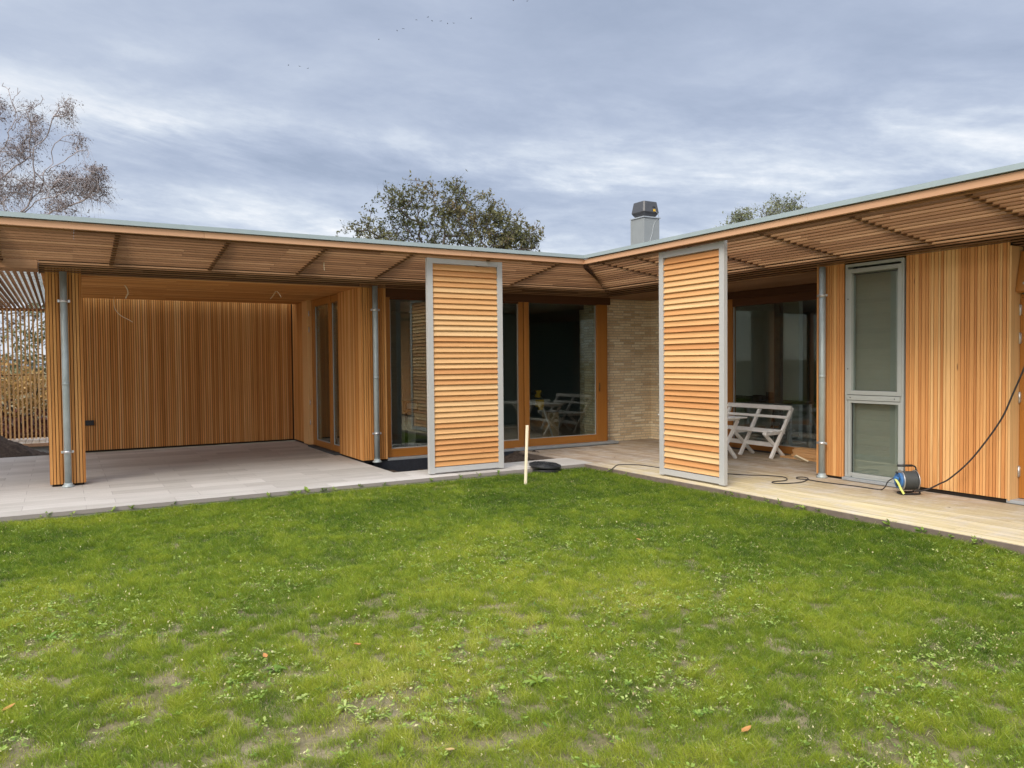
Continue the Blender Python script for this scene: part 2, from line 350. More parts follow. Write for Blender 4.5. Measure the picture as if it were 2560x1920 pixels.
mt, N = mat('lawn_earth'); M['earth'] = mt
tcn = N.n('ShaderNodeTexCoord').outputs['Object']
na = N.n('ShaderNodeTexNoise', {'Vector': tcn, 'Scale': 2.2, 'Detail': 8.0, 'Roughness': .65}).outputs[0]
nb = N.n('ShaderNodeTexNoise', {'Vector': tcn, 'Scale': 45.0, 'Detail': 8.0, 'Roughness': .75}).outputs[0]
c = N.ramp(na, [(.35, (.13, .115, .055)), (.55, (.22, .185, .11)), (.7, (.30, .25, .17))])
c = N.mix(1.0, c, N.ramp(nb, [(.3, (.55, .55, .5)), (.6, (1.1, 1.08, 1.05))]), 'MULTIPLY')
finish(N, c, .95, .1, bump=nb, bstr=.8, bdist=.012)

def leafmat(name, stops, trans=.35, rough=.55):
    mt, N = mat(name); tn = tone_of(N); c = N.ramp(tn, stops)
    d = N.n('ShaderNodeBsdfPrincipled', {'Base Color': c, 'Roughness': rough, 'Specular IOR Level': .25})
    t = N.n('ShaderNodeBsdfTranslucent', {'Color': c}); x = N.n('ShaderNodeMixShader', {0: trans, 1: d.outputs[0], 2: t.outputs[0]})
    N.n('ShaderNodeOutputMaterial', {0: x.outputs[0]}); return mt
M['grass'] = leafmat('grass_blades', [(0, (.070, .140, .012)), (.3, (.165, .252, .020)), (.55, (.295, .365, .030)), (.8, (.43, .455, .052)), (.93, (.56, .54, .15)), (1, (.70, .63, .36))], .4)
M['weed'] = leafmat('weed_leaves', [(0, (.11, .20, .03)), (.4, (.22, .32, .05)), (.7, (.33, .41, .09)), (1, (.46, .49, .20))], .3)
M['litter'] = leafmat('dry_leaf_litter', [(0, (.18, .12, .06)), (.5, (.36, .32, .14)), (.85, (.54, .50, .26)), (1, (.48, .22, .07))], .2)
M['leaf_olive'] = leafmat('olive_tree_leaves', [(0, (.05, .055, .025)), (.4, (.095, .102, .038)), (.75, (.155, .145, .058)), (.9, (.20, .14, .075)), (1, (.22, .12, .07))], .25)
M['leaf_birch'] = leafmat('birch_leaves', [(0, (.07, .05, .045)), (.5, (.13, .09, .078)), (.85, (.18, .14, .09)), (1, (.22, .16, .08))], .25)
M['leaf_green'] = leafmat('green_shrub_leaves', [(0, (.09, .10, .055)), (.6, (.19, .21, .11)), (1, (.32, .33, .19))], .3)
M['leaf_gold'] = leafmat('golden_autumn_leaves', [(0, (.10, .10, .04)), (.35, (.24, .18, .06)), (.7, (.48, .29, .09)), (1, (.66, .46, .22))], .35)
M['leaf_red'] = leafmat('dark_red_undergrowth', [(0, (.04, .015, .012)), (1, (.15, .05, .03))], .2)
M['bark'] = plain('grey_brown_bark', (.085, .070, .060), .9, var=.25, scale=12)
M['birch_bark'] = plain('pale_birch_bark', (.33, .29, .285), .8, var=.3, scale=10)

# ------------------------------------------------------------------ ground
ZL = -.07
g = MB()
xs = [-900, -9.2, -7.0, -2.9, .3, 900]; ys = [-900, .4, 2.3, 6.05, 9.2, 900]
hole = [(-2.9, .3, .4, 2.3), (-9.2, -7.0, 6.05, 9.2)]
def low_cell(i, j): return (i == 3 and j == 1) or (i == 1 and j == 3)
for i in range(5):
    for j in range(5):
        z = -.45 if low_cell(i, j) else ZL
        g.add([(xs[i], ys[j], z), (xs[i + 1], ys[j], z), (xs[i + 1], ys[j + 1], z), (xs[i], ys[j + 1], z)], [(0, 1, 2, 3)])
for (x0, x1, y0, y1) in hole:
    g.add([(x0, y0, -.45), (x1, y0, -.45), (x1, y1, -.45), (x0, y1, -.45), (x0, y0, ZL), (x1, y0, ZL), (x1, y1, ZL), (x0, y1, ZL)],
          [(0, 1, 5, 4), (1, 2, 6, 5), (2, 3, 7, 6), (3, 0, 4, 7)])
struct(g.build('ground', M['earth']))

def vnoise(x, y, s, seed):
    """smooth value noise"""
    r_ = np.random.default_rng(seed); T = r_.random((256, 256)); x = x / s + 500; y = y / s + 500
    xi = np.floor(x).astype(int); yi = np.floor(y).astype(int); fx = x - xi; fy = y - yi
    fx = fx * fx * (3 - 2 * fx); fy = fy * fy * (3 - 2 * fy)
    a = T[xi % 256, yi % 256]; b = T[(xi + 1) % 256, yi % 256]; c = T[xi % 256, (yi + 1) % 256]; d = T[(xi + 1) % 256, (yi + 1) % 256]
    return (a * (1 - fx) + b * fx) * (1 - fy) + (c * (1 - fx) + d * fx) * fy

def lumpy(name, x0, x1, y0, y1, hf, n, mt):
    X, Y = np.meshgrid(np.linspace(x0, x1, n), np.linspace(y0, y1, n), indexing='ij')
    Z = hf(X, Y); v = np.stack([X, Y, Z], -1).reshape(-1, 3)
    fs = []
    for i in range(n - 1):
        for j in range(n - 1): a = i * n + j; fs.append((a, a + n, a + n + 1, a + 1))
    me = MB(); me.add(v, fs, .5, 0, True); return me.build(name, mt)

def pit_h(X, Y):
    base = -.19 + .05 * np.clip((X + 1.4) / 1.4, 0, 1.2) + .13 * np.clip((X + .95) / .9, 0, 1) * np.clip((Y - .9) / .8, 0, 1)
    return base + .10 * (vnoise(X, Y, .30, 3) - .5) + .05 * (vnoise(X, Y, .09, 4) - .5) + .025 * (vnoise(X, Y, .04, 5) - .5)
struct(lumpy('soil_bed', -2.9, .2, .70, 2.2, pit_h, 90, M['soil']))
def heap_h(X, Y):
    h = 1.15 * np.exp(-((X + 8.55) / .85) ** 2 - ((Y - 6.9) / .60) ** 2) + .16 * np.exp(-((X + 7.35) / .5) ** 2 - ((Y - 6.8) / .45) ** 2)
    return -.2 + h + .12 * (vnoise(X, Y, .3, 8) - .5) * (h > .02) + .05 * (vnoise(X, Y, .08, 9) - .5)
heap = lumpy('soil_heap', -9.9, -6.98, 6.10, 8.4, heap_h, 110, M['soil'])
tag(heap, 'dark heap of dug soil behind the pale paving, beside the slatted screen', 'soil heap')

# paving: slab with a notch for the soil bed
pv = MB()
for (x0, x1, y0, y1) in ((-13, -2.78, .76, 6.12), (-13, .16, 0, .76)):
    pv.box(x0, x1, y0, y1, -.045, 0, .5)
struct(pv.build('paving', M['paving']))
kb = MB(); kb.box(-13, .10, .015, .12, -.4, -.048, .5); kb.box(-2.775, -2.70, .77, 2.0, -.4, -.047, .5)
kb.box(-2.70, .10, .64, .745, -.4, -.047, .5)
struct(kb.build('paving_bedding', M['concrete']))

# deck
dk = MB(); y = 0
nb_ = int(3.42 / .123)
for i in range(nb_):
    x0 = .005 + i * .123; x1 = x0 + .114
    if x0 > 3.30: break
    segs = [-9.6]; yy = -9.6 + random.uniform(.5, 3)
    while yy < 1.6: segs.append(yy); yy += random.choice((2.4, 3.0, 3.6, 4.2))
    segs.append(1.93 if x0 < 2.15 else 2.34)
    for a, b in zip(segs[:-1], segs[1:]):
        if x0 >= 1.80:   # only inside the covered terrace
            a = max(a, -2.63)
            if b <= a: continue
        dk.box(x0, x1, a + .0015, b - .0015, -.028, -.001 + random.uniform(-.0008, .0008))
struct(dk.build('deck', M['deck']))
db = MB(); db.box(-.022, .001, -9.6, 1.93, -.13, -.006, .5)
struct(db.build('deck_edge_board', plain('dark_edge_board', (.16, .125, .10), .85, var=.2, scale=14)))
dj = MB(); dj.box(.03, 3.3, 1.80, 1.92, -.4, -.032); dj.box(.03, 3.3, -9.5, 1.8, -.30, -.06)
struct(dj.build('deck_substructure', M['dark']))

# ------------------------------------------------------------------ house
house = thing('house', 'low timber-clad courtyard house with slatted eaves and two wings meeting at an inner corner', 'house', (0, 0, 0))
P_, SW, SD_ = .038, .0290, .024
def slats_front(mb, x0, x1, yf, z0, z1, depth=SD_, pitch=P_, wd=SW, zj=.0):   # wall facing -Y
    n = max(1, round((x1 - x0) / pitch)); p = (x1 - x0) / n
    for i in range(n):
        dx = random.uniform(-.0008, .0008); y0 = yf + random.uniform(0, .0025)
        mb.box(x0 + i * p + (p - wd) / 2 + dx, x0 + i * p + (p + wd) / 2 + dx, y0, yf + depth, z0 + random.uniform(-zj, zj), z1)
def slats_mixed(mb, y0, y1, xf, z0, z1, depth=SD_):                             # battens of mixed width, wall facing -X
    y = y0
    while y < y1 - .012:
        p = random.choice((.026, .034, .034, .042, .052)); p = min(p, y1 - y)
        x0 = xf + random.uniform(0, .004); mb.box(x0, xf + depth, y + .0032, y + p - .0032, z0, z1); y += p
def slats_side(mb, y0, y1, xf, z0, z1, depth=SD_, pitch=P_, wd=SW, zj=.0):     # wall facing -X
    n = max(1, round((y1 - y0) / pitch)); p = (y1 - y0) / n
    for i in range(n):
        dy = random.uniform(-.0008, .0008); x0 = xf + random.uniform(0, .0025)
        mb.box(x0, xf + depth, y0 + i * p + (p - wd) / 2 + dy, y0 + i * p + (p + wd) / 2 + dy, z0 + random.uniform(-zj, zj), z1)
DK = 1
# carport rear wall
a = MB(); slats_front(a, -7.02, -2.80, 6.15, .035, 2.80); a.box(-7.02, -2.76, 6.174, 6.30, .0, 2.95, .5, DK)
wall1 = a.build('slat_wall', [M['cedar_z'], M['dark']], house, label='long rear wall of vertical cedar slats inside the open carport')
a = MB(); slats_side(a, 5.24, 6.145, -2.78, .035, 2.78); a.box(-2.757, -2.60, 5.22, 6.17, 0, 2.78, .5, DK)
a.build('slat_wall', [M['cedar_z'], M['dark']], house, label='short slatted side wall at the back of the carport')
a = MB(); a.box(-2.835, -2.62, 4.88, 5.218, .03, 2.74, .8); a.build('jamb_post', M['post_z'], house, .004)
# clad box between carport and windows
a = MB(); slats_side(a, 2.054, 3.19, -2.785, .03, 2.78); slats_front(a, -2.787, -2.37, 2.03, .03, 2.78); a.box(-2.76, -2.375, 2.056, 3.185, .0, 2.78, .5, DK)
a.build('slat_wall', [M['cedar_z'], M['dark']], house, label='projecting corner box of cedar slats between the carport and the glazing')
# free column at the left
a = MB(); slats_front(a, -6.955, -6.55, 1.97, .03, 2.80); slats_side(a, 1.994, 2.30, -6.957, .03, 2.80)
n_ = 8
for i in range(n_):
    a.box(-6.572, -6.55 - random.uniform(0, .002), 1.996 + i * .038, 1.996 + i * .038 + .0315, .03, 2.80)
a.box(-6.932, -6.574, 1.995, 2.30, .0, 2.80, .5, DK)
a.build('slat_column', [M['cedar_z'], M['dark']], house, label='free-standing slat-clad column at the open corner of the carport')
# right wing: narrow pier, long clad wall
a = MB(); slats_mixed(a, -3.095, -2.68, 1.83, .03, 2.78)
for i in range(5): a.box(1.855 + i * .038, 1.855 + i * .038 + .0315, -2.678, -2.70, .03, 2.78)
a.box(1.853, 2.10, -3.09, -2.702, 0, 2.78, .5, DK)
a.build('slat_wall', [M['larch_z'], M['dark']], house, label='narrow slatted pier behind the downpipe on the deck')
a = MB(); slats_mixed(a, -5.075, -3.925, 1.83, .045, 2.78); a.box(1.853, 2.10, -5.07, -3.92, 0, 2.78, .5, DK)
a.build('slat_wall', [M['larch_z'], M['dark']], house, label='bright slatted wall between the grey window and the orange door')
a = MB(); slats_mixed(a, -9.6, -6.25, 1.83, .045, 2.78); a.box(1.853, 2.10, -9.6, -6.24, 0, 2.78, .5, DK)
a.build('slat_wall', [M['larch_z'], M['dark']], house)
a = MB(); a.box(1.826, 2.06, -5.098, -5.078, .03, 2.72, .8); a.build('jamb_post', M['post_z'], house, .002)
# brick wall (continues inside) and plinth
a = MB(); a.box(2.03, 4.9, 2.35, 2.85, -.3, 2.74, .5); a.box(3.29, 3.42, 1.98, 2.348, -.3, 2.74, .5); a.build('brick_wall', M['brick'], house)
a = MB(); a.box(2.46, 3.0, 3.15, 3.60, 0, 2.6, .5); a.build('brick_pier', M['brick'], house)
a = MB(); a.box(-2.76, .06, 2.04, 2.30, -.44, -.002, .5); a.box(-2.765, -2.60, 2.04, 6.2, -.44, -.003, .5); a.build('plinth', M['bitumen'], house)

# --- windows on the courtyard side of the left wing (plane y = 2.12)
def wood_frame_x(x0, x1, y, z0, z1, t=.09, d=.07, mull=(), name='window', label=None):
    a = MB(); e = .012
    a.box(x0, x0 + t, y, y + d, z0, z1, .6, 0); a.box(x1 - t, x1, y, y + d, z0, z1, .4, 0)
    for (m0, m1) in mull: a.box(m0, m1, y - .004, y + d, z0, z1, .5, 0)
    a.box(x0 + t, x1 - t, y + .003, y + d, z0, z0 + .13, .5, 1); a.box(x0 + t, x1 - t, y + .003, y + d, z1 - .10, z1, .5, 2)  # top rail in dark brown: the shade under the eave is put into its colour
    o = a.build(name, [M['glazed_z'], M['glazed_x'], M['brown_x']], house, .003, label); return o
def panes_x(win, spans, y, z0, z1):
    for (a0, a1) in spans:
        a = MB(); a.box(a0, a1, y, y + .006, z0, z1); a.build('pane', M['glass'], win)
        a = MB(); t = .012
        a.box(a0 - .004, a1 + .004, y - .012, y - .002, z0 - .004, z0 + t); a.box(a0 - .004, a0 + t * .7, y - .012, y - .002, z0 + t, z1); a.box(a1 - t * .7, a1 + .004, y - .012, y - .002, z0 + t, z1)
        a.build('glazing_bead', M['win_grey'], win)
wA = wood_frame_x(-2.362, .20, 2.12, .04, 2.66, mull=((-1.15, -1.03),), label='wide timber window left of and behind the first louvre screen')
panes_x(wA, ((-2.26, -1.16), (-1.02, .11)), 2.165, .175, 2.55)
wB = wood_frame_x(.21, 1.89, 2.10, .05, 2.68, t=.10, mull=(), name='sliding_door', label='orange timber sliding door with one large dark pane')
panes_x(wB, ((.325, 1.78),), 2.15, .178, 2.575)
a = MB(); a.box(1.826, 1.846, 2.088, 2.099, .98, 1.14); a.tube([(1.836, 2.082, 1.03), (1.836, 2.082, 1.09)], .006, 8); a.build('handle', plain('bronze_handle', (.18, .11, .05), .4, metal=.6), wB)
a = MB(); a.box(1.895, 2.02, 2.11, 2.20, .03, 2.68, .45, 0); a.box(2.022, 2.06, 2.14, 2.345, .03, 2.68, .3, 0); a.build('jamb_post', [M['glazed_z']], house, .003)
a = MB(); a.box(-2.365, .20, 2.045, 2.20, -.002, .035, .5); a.build('sill', M['sill'], wA, .003)
a = MB(); a.box(.0, 2.18, 1.965, 2.20, .004, .046, .5); a.build('sill', M['sill'], wB, .003)
a = MB(); a.box(-2.368, 2.08, 2.07, 2.118, 2.59, 2.80, .5); a.build('header_beam', M['brown_x'], house)

# --- carport side door (plane x = -2.74)
a = MB()
a.box(-2.75, -2.68, 4.70, 4.875, .03, 2.72, .6, 0); a.box(-2.755, -2.68, 3.67, 3.81, .03, 2.72, .5, 0); a.box(-2.75, -2.68, 3.19, 3.22, .03, 2.72, .4, 0)
for (y0, y1) in ((3.81, 4.70), (3.22, 3.67)):
    a.box(-2.747, -2.68, y0, y1, .03, .135, .5, 1); a.box(-2.747, -2.68, y0, y1, 2.60, 2.72, .5, 1)
dC = a.build('glazed_door', [M['glazed_z'], M['glazed_y']], house, .003, 'orange-framed glazed door in the carport side wall')
for (y0, y1) in ((3.815, 4.69), (3.225, 3.665)):
    b = MB(); b.box(-2.712, -2.706, y0, y1, .137, 2.598); b.build('pane', M['glass'], dC)
    b = MB(); b.box(-2.73, -2.716, y0, y1, .136, .15); b.box(-2.73, -2.716, y1 - .012, y1, .15, 2.59); b.build('glazing_bead', M['win_grey'], dC)
for z in (.45, .82, 2.18, 2.48):
    b = MB(); b.tube([(-2.80, 4.872, z - .05), (-2.80, 4.872, z + .05)], .009, 8); b.build('hinge', M['steel'], dC)
a = MB(); a.box(-2.86, -2.68, 3.20, 4.86, .001, .028); a.build('sill', M['felt'], dC)

# --- grey two-part window with blinds (plane x = 1.83)
a = MB(); Y0, Y1 = -3.905, -3.115
def fr_side(a, xf, y0, y1, z0, z1, t, d, tone=.5):
    a.box(xf, xf + d, y0, y0 + t, z0, z1, tone); a.box(xf, xf + d, y1 - t, y1, z0, z1, tone)
    a.box(xf + .001, xf + d, y0 + t, y1 - t, z0, z0 + t, tone); a.box(xf + .001, xf + d, y0 + t, y1 - t, z1 - t, z1, tone)
fr_side(a, 1.825, Y0, Y1, .045, 2.74, .038, .10)
fr_side(a, 1.815, Y0 + .022, Y1 - .040, 1.095, 2.675, .052, .09)
a.box(1.812, 1.90, Y0 + .04, Y1 - .03, 1.028, 1.088, .5); fr_side(a, 1.822, Y0 + .030, Y1 - .045, .07, 1.024, .034, .09)
wG = a.build('window', M['win_grey'], house, .003, 'tall light-grey metal window in two parts with blinds behind')
for (z0, z1) in ((1.150, 2.60), (.102, .992)):
    b = MB(); b.box(1.862, 1.868, Y0 + .055, Y1 - .078, z0 - .012, z1); b.build('pane', M['glass'], wG)
    b = MB(); 
    for (ya, yb, za, zb) in ((Y0 + .060, Y0 + .068, z0, z1), (Y1 - .090, Y1 - .082, z0, z1), (Y0 + .06, Y1 - .082, z0 - .008, z0 + .002), (Y0 + .06, Y1 - .082, z1 - .002, z1 + .008)): b.box(1.852, 1.861, ya, yb, za, zb)
    b.build('gasket', M['black'], wG)
b = MB()
z = .06; k = 0
while z < 2.62:
    tl = .5 + .12 * math.sin(z * 9) * random.random()
    b.add([(1.93, Y0 + .05, z), (1.93, Y1 - .05, z), (1.932 + random.uniform(-.0012, .0012), Y1 - .05, z + .047), (1.932 + random.uniform(-.0006, .0006), Y0 + .05, z + .047)], [(0, 1, 2, 3)], random.random())
    z += .045
b.build('venetian_blind', M['blind'], wG)
for (yy, zz_) in ((-3.20, 1.058), (-3.80, 1.058), (-3.22, .058), (-3.165, 1.42), (-3.165, 2.3)): 
    b = MB(); b.tube([(1.809, yy, zz_), (1.813, yy, zz_)], .007, 8); b.build('screw', M['black'], wG)
a = MB(); a.box(1.78, 1.90, Y0 - .01, Y1 + .01, .006, .042, .5); a.build('sill', M['sill'], wG, .003)

# --- orange door with tilted transom at the right (plane x = 2.03)
a = MB(); xd = 2.03
a.box(xd - .03, xd + .06, -5.175, -5.102, .045, 2.17, .8, 0); a.box(xd - .03, xd + .06, -6.15, -6.06, .045, 2.17, .7, 0)
a.box(xd - .028, xd + .06, -6.06, -5.175, .045, .125, .6, 1); a.box(xd - .028, xd + .06, -6.06, -5.175, 2.08, 2.17, .6, 1)
a.box(xd - .015, xd + .06, -6.23, -5.10, 2.172, 2.215, .6, 1); a.box(xd - .015, xd + .06, -6.23, -6.155, .045, 2.17, .6, 0)
dR = a.build('door', [M['glazed_z'], M['glazed_y']], house, .003, 'orange glazed timber door at the right edge of the photo')
b = MB(); b.box(xd - .002, xd + .004, -6.06, -5.178, .127, 2.078); b.build('pane', M['glass'], dR)
b = MB(); b.box(xd - .040, xd - .020, -6.05, -5.172, .108, .130); b.box(xd - .022, xd - .010, -5.19, -5.176, .13, 2.078); b.build('glazing_bead', M['win_grey'], dR)
for z in (.33, 1.12, 1.75, 2.05):
    b = MB(); b.tube([(xd - .045, -5.108, z - .06), (xd - .045, -5.108, z + .06)], .011, 8); b.box(xd - .043, xd - .028, -5.12, -5.095, z - .05, z + .05); b.build('hinge', M['steel'], dR)
a = MB(); a.box(1.84, xd + .06, -6.20, -5.06, .004, .040, .5); a.build('sill', M['sill'], dR, .003)
# transom, hinged at the top and tilted outwards
def tilt_pt(dx, dz, y): 
    an = R(13); return (xd - .01 - math.sin(an) * dz + math.cos(an) * dx, y, 2.66 - math.cos(an) * dz - math.sin(an) * dx)
def tbox(mb, x0, x1, y0, y1, d0, d1, tone, mi=0):
    vs = [tilt_pt(x0, d1, y0), tilt_pt(x1, d1, y0), tilt_pt(x1, d1, y1), tilt_pt(x0, d1, y1), tilt_pt(x0, d0, y0), tilt_pt(x1, d0, y0), tilt_pt(x1, d0, y1), tilt_pt(x0, d0, y1)]
    mb.add(vs, [(0, 3, 2, 1), (4, 5, 6, 7), (0, 1, 5, 4), (1, 2, 6, 5), (2, 3, 7, 6), (3, 0, 4, 7)], tone, mi)
a = MB(); L_ = .44
tbox(a, -.03, .03, -5.19, -5.105, 0, L_, .8); tbox(a, -.03, .03, -6.15, -6.07, 0, L_, .8); tbox(a, -.028, .03, -6.07, -5.19, 0, .07, .7, 1); tbox(a, -.028, .03, -6.07, -5.19, L_ - .075, L_, .7, 1)
wT = a.build('transom_window', [M['glazed_z'], M['glazed_y']], house, .003, 'small orange transom window tilted open above the door')
b = MB(); tbox(b, -.003, .003, -6.07, -5.192, .07, L_ - .075, .5); b.build('pane', M['glass'], wT)
b = MB(); tbox(b, -.045, -.018, -6.06, -5.175, L_ - .095, L_ - .074, .5); b.build('glazing_bead', M['win_grey'], wT)
a = MB(); a.box(xd + .03, xd + .10, -6.24, -5.10, 2.67, 2.80, .5); a.build('header_beam', M['brown_y'], house)

# --- terrace glazing at the back of the deck (plane x = 3.34)
a = MB()
a.box(3.31, 3.40, .215, .36, .02, 2.60, .6, 0); a.box(3.30, 3.40, .37, 1.25, .02, 2.60, .4, 0); a.box(3.31, 3.40, -2.85, -2.72, .02, 2.6, .5, 0)
a.box(3.313, 3.40, 1.26, 1.978, .02, .13, .5, 1); a.box(3.313, 3.40, 1.26, 1.978, 2.47, 2.6, .5, 2)
a.box(3.312, 3.40, -2.72, .215, .02, .135, .5, 1); a.box(3.312, 3.40, -2.72, .215, 2.47, 2.60, .5, 2)  # top rails take the dark brown too, shade put into the colour
wT2 = a.build('sliding_door', [M['glazed_z'], M['glazed_y'], M['brown_y']], house, .003, 'wide dark terrace glazing behind the white garden bench')
for (y0, y1) in ((-2.715, .212), (1.262, 1.976)):
    b = MB(); b.box(3.352, 3.358, y0, y1, .137, 2.468); b.build('pane', M['glass'], wT2)
    b = MB(); b.box(3.333, 3.349, y0, y1, .136, .150); b.box(3.333, 3.349, y1 - .014, y1, .15, 2.46); b.build('glazing_bead', M['win_grey'], wT2)
a = MB(); a.box(3.26, 3.40, -2.75, 1.978, .001, .018); a.build('sill', M['felt'], wT2)
a = MB(); a.box(3.30, 3.42, -2.85, 1.978, 2.602, 2.72, .3); a.build('header_beam', M['brown_y'], house)

# --- ceilings
a = MB(); y = 2.08
while y < 5.86:
    for (x0, x1) in ((-7.0, -5.2 + random.uniform(-.6, .6)), (0, 0)):
        if x1 == 0: x0 = xe; x1 = -2.60
        a.box(x0 + .001, x1, y, y + .090, 2.725 + random.uniform(0, .002), 2.745); xe = x1
    y += .096
a.box(-7.0, -2.6, 2.06, 5.88, 2.75, 2.77, .5, DK)
a.build('carport_ceiling', [M['cedar_x'], M['dark']], house, label='board ceiling of the open carport')
a = MB(); x = 2.02
while x < 3.30:
    a.box(x, x + .090, -2.70, 2.34, 2.725, 2.745); x += .096
a.box(1.95, 3.32, -2.70, 2.34, 2.75, 2.77, .5, DK)
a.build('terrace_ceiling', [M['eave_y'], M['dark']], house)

# --- roof
ZF = 3.0; W1, Z1, W2, Z2 = 1.58, 2.805, 2.06, 2.705
XL, YR = -12.5, -10.5
a = MB()
for (x0, x1, y0, y1) in ((XL, -7.02, 1.6, 2.0), (-7.02, -2.75, 1.6, 5.90), (-2.75, 1.6, 1.6, 6.4), (1.6, 8.6, YR, -2.6), (1.6, 3.9, -2.6, -1.2), (5.0, 8.6, -2.6, -1.2), (1.6, 8.6, -1.2, 6.4), (2.6, 8.6, 6.4, 8.6)):
    a.box(x0, x1, y0, y1, 2.965, 3.06)   # gap over the inner room is added to let light in
roof = a.build('roof', M['felt'], house)
# slot skylight before the carport rear wall is left open by a lighter sheet: see roof_glazing
b = MB(); b.prism([(XL, .06), (.06, .06), (.06, YR), (1.60, YR), (1.60, 1.60), (XL, 1.60)], 3.062, 3.072); b.build('roof_glazing', M['opal'], roof)
b = MB(); b.box(-7.02, -2.755, 5.905, 6.30, 2.99, 3.0); b.build('roof_glazing', M['opal'], roof)
b = MB(); b.box(3.88, 5.02, -2.62, -1.18, 3.063, 3.075); b.build('added_light_opening', M['opal'], roof)  # sheet over the unseen roof opening added to brighten the inner room
b = MB(); b.box(XL, .03, -.035, .11, 3.078, 3.128, .5); b.box(-.035, .11, YR, -.0351, 3.078, 3.128, .5)
for k in range(6): b.box(XL + .9 + k * 2.0, XL + .94 + k * 2.0, -.0365, .111, 3.0775, 3.1295, .5)
for k in range(5): b.box(-.0365, .111, -1.4 - k * 2.0, -1.36 - k * 2.0, 3.0775, 3.1295, .5)
b.build('zinc_edge', M['zinc'], roof)
b = MB(); xx = [XL, -9.1, -5.35, -1.9, .02]
for x0, x1 in zip(xx[:-1], xx[1:]): b.box(x0 + .001, x1 - .001, -.005 + random.uniform(0, .0015), .045, ZF, 3.068)
b.build('fascia_board', M['fascia_x'], roof, .002)
b = MB(); xx = [YR, -8.2, -4.0, -.006]
for x0, x1 in zip(xx[:-1], xx[1:]): b.box(-.005 + random.uniform(0, .0015), .045, x0 + .001, x1 - .001, ZF, 3.068)
b.build('fascia_board', M['fascia_y'], roof, .002)
def zs(w_): return ZF + (Z1 - ZF) * w_ / W1 if w_ < W1 else Z1 + (Z2 - Z1) * (w_ - W1) / (W2 - W1)
sx, sy = MB(), MB()
n1_, n2_ = 13, 5
offs = [.05 + .07 + i * (W1 - .12 - .02) / n1_ for i in range(n1_)] + [W1 + .085 + i * (W2 - W1 - .06) / n2_ for i in range(n2_)]
SWD, SDP = .052, .036
for k, w_ in enumerate(offs):
    z = zs(w_); wd = SWD if w_ < W1 else .042; SDP = .036 if w_ < W1 else .013
    xend = w_; x = XL; lim = XL if w_ < W1 else -7.02
    x = lim
    while x < xend - .01:
        nx = min(xend, x + random.choice((1.17, 2.34, 3.51))); nx = xend if xend - nx < .6 else nx
        sx.box(x + .001, nx - .001, w_ - wd / 2, w_ + wd / 2, z + .004, z + .004 + SDP); x = nx
    y = YR
    while y < xend - .01:
        ny = min(xend, y + random.choice((1.17, 2.34, 3.51))); ny = xend if xend - ny < .6 else ny
        sy.box(w_ - wd / 2, w_ + wd / 2, y + .001, ny - .001, z + .004, z + .004 + SDP); y = ny
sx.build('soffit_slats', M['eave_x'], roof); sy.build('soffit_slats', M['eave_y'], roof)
# golden end strip and pergola beam
b = MB(); b.box(XL, -7.022, W1 + .03, 2.03, 2.735, 2.965, .7); b.build('edge_beam', M['eave_x'], roof)
b = MB(); b.box(-7.02, W1 - .03, W1 - .03, W1 + .03, Z1 + .001, Z1 + .02, .95); b.build('closing_board', M['eave_x'], roof)
b = MB(); b.box(W1 - .03, W1 + .03, YR, W1 - .031, Z1 + .001, Z1 + .02, .95); b.build('closing_board', M['eave_y'], roof)
# rafters
def wedge(mb, along, c, w0, w1, t=.055):
    zt = 3.058; z0 = zs(w0) + .014; z1 = zs(w1) + .014
    if along == 'y': vs = [(c - t / 2, w0, z0), (c + t / 2, w0, z0), (c + t / 2, w1, z1), (c - t / 2, w1, z1), (c - t / 2, w0, zt), (c + t / 2, w0, zt), (c + t / 2, w1, zt), (c - t / 2, w1, zt)]
    else: vs = [(w0, c + t / 2, z0), (w0, c - t / 2, z0), (w1, c - t / 2, z1), (w1, c + t / 2, z1), (w0, c + t / 2, zt), (w0, c - t / 2, zt), (w1, c - t / 2, zt), (w1, c + t / 2, zt)]
    mb.add(vs, [(0, 3, 2, 1), (4, 5, 6, 7), (0, 1, 5, 4), (1, 2, 6, 5), (2, 3, 7, 6), (3, 0, 4, 7)], .3)
x = -.36
while x > XL:
    b = MB(); wedge(b, 'y', x, .05, 1.60); b.build('rafter', M['brown_y'], roof); x -= 1.173
for y in [-.22, -.95] + [-2.04 - 1.173 * i for i in range(8)]:
    b = MB(); wedge(b, 'x', y, .05, 1.60); b.build('rafter', M['brown_x'], roof)
b = MB(); b.bar((.06, .06, 3.0), (1.6, 1.6, 2.93), .055, .10); b.build('rafter', M['brown_x'], roof)
b = MB(); b.box(-7.02, 1.6, 1.602, 1.64, 2.86, 2.965, .5); b.box(1.602, 1.64, YR, 1.6, 2.86, 2.965, .5); b.build('edge_beam', M['dark'], roof)
b = MB(); b.box(-7.02, 2.06, 2.07, 2.10, 2.74, 2.965, .5); b.box(2.07, 2.10, YR, 2.06, 2.74, 2.965, .5); b.build('edge_beam', M['dark'], roof)

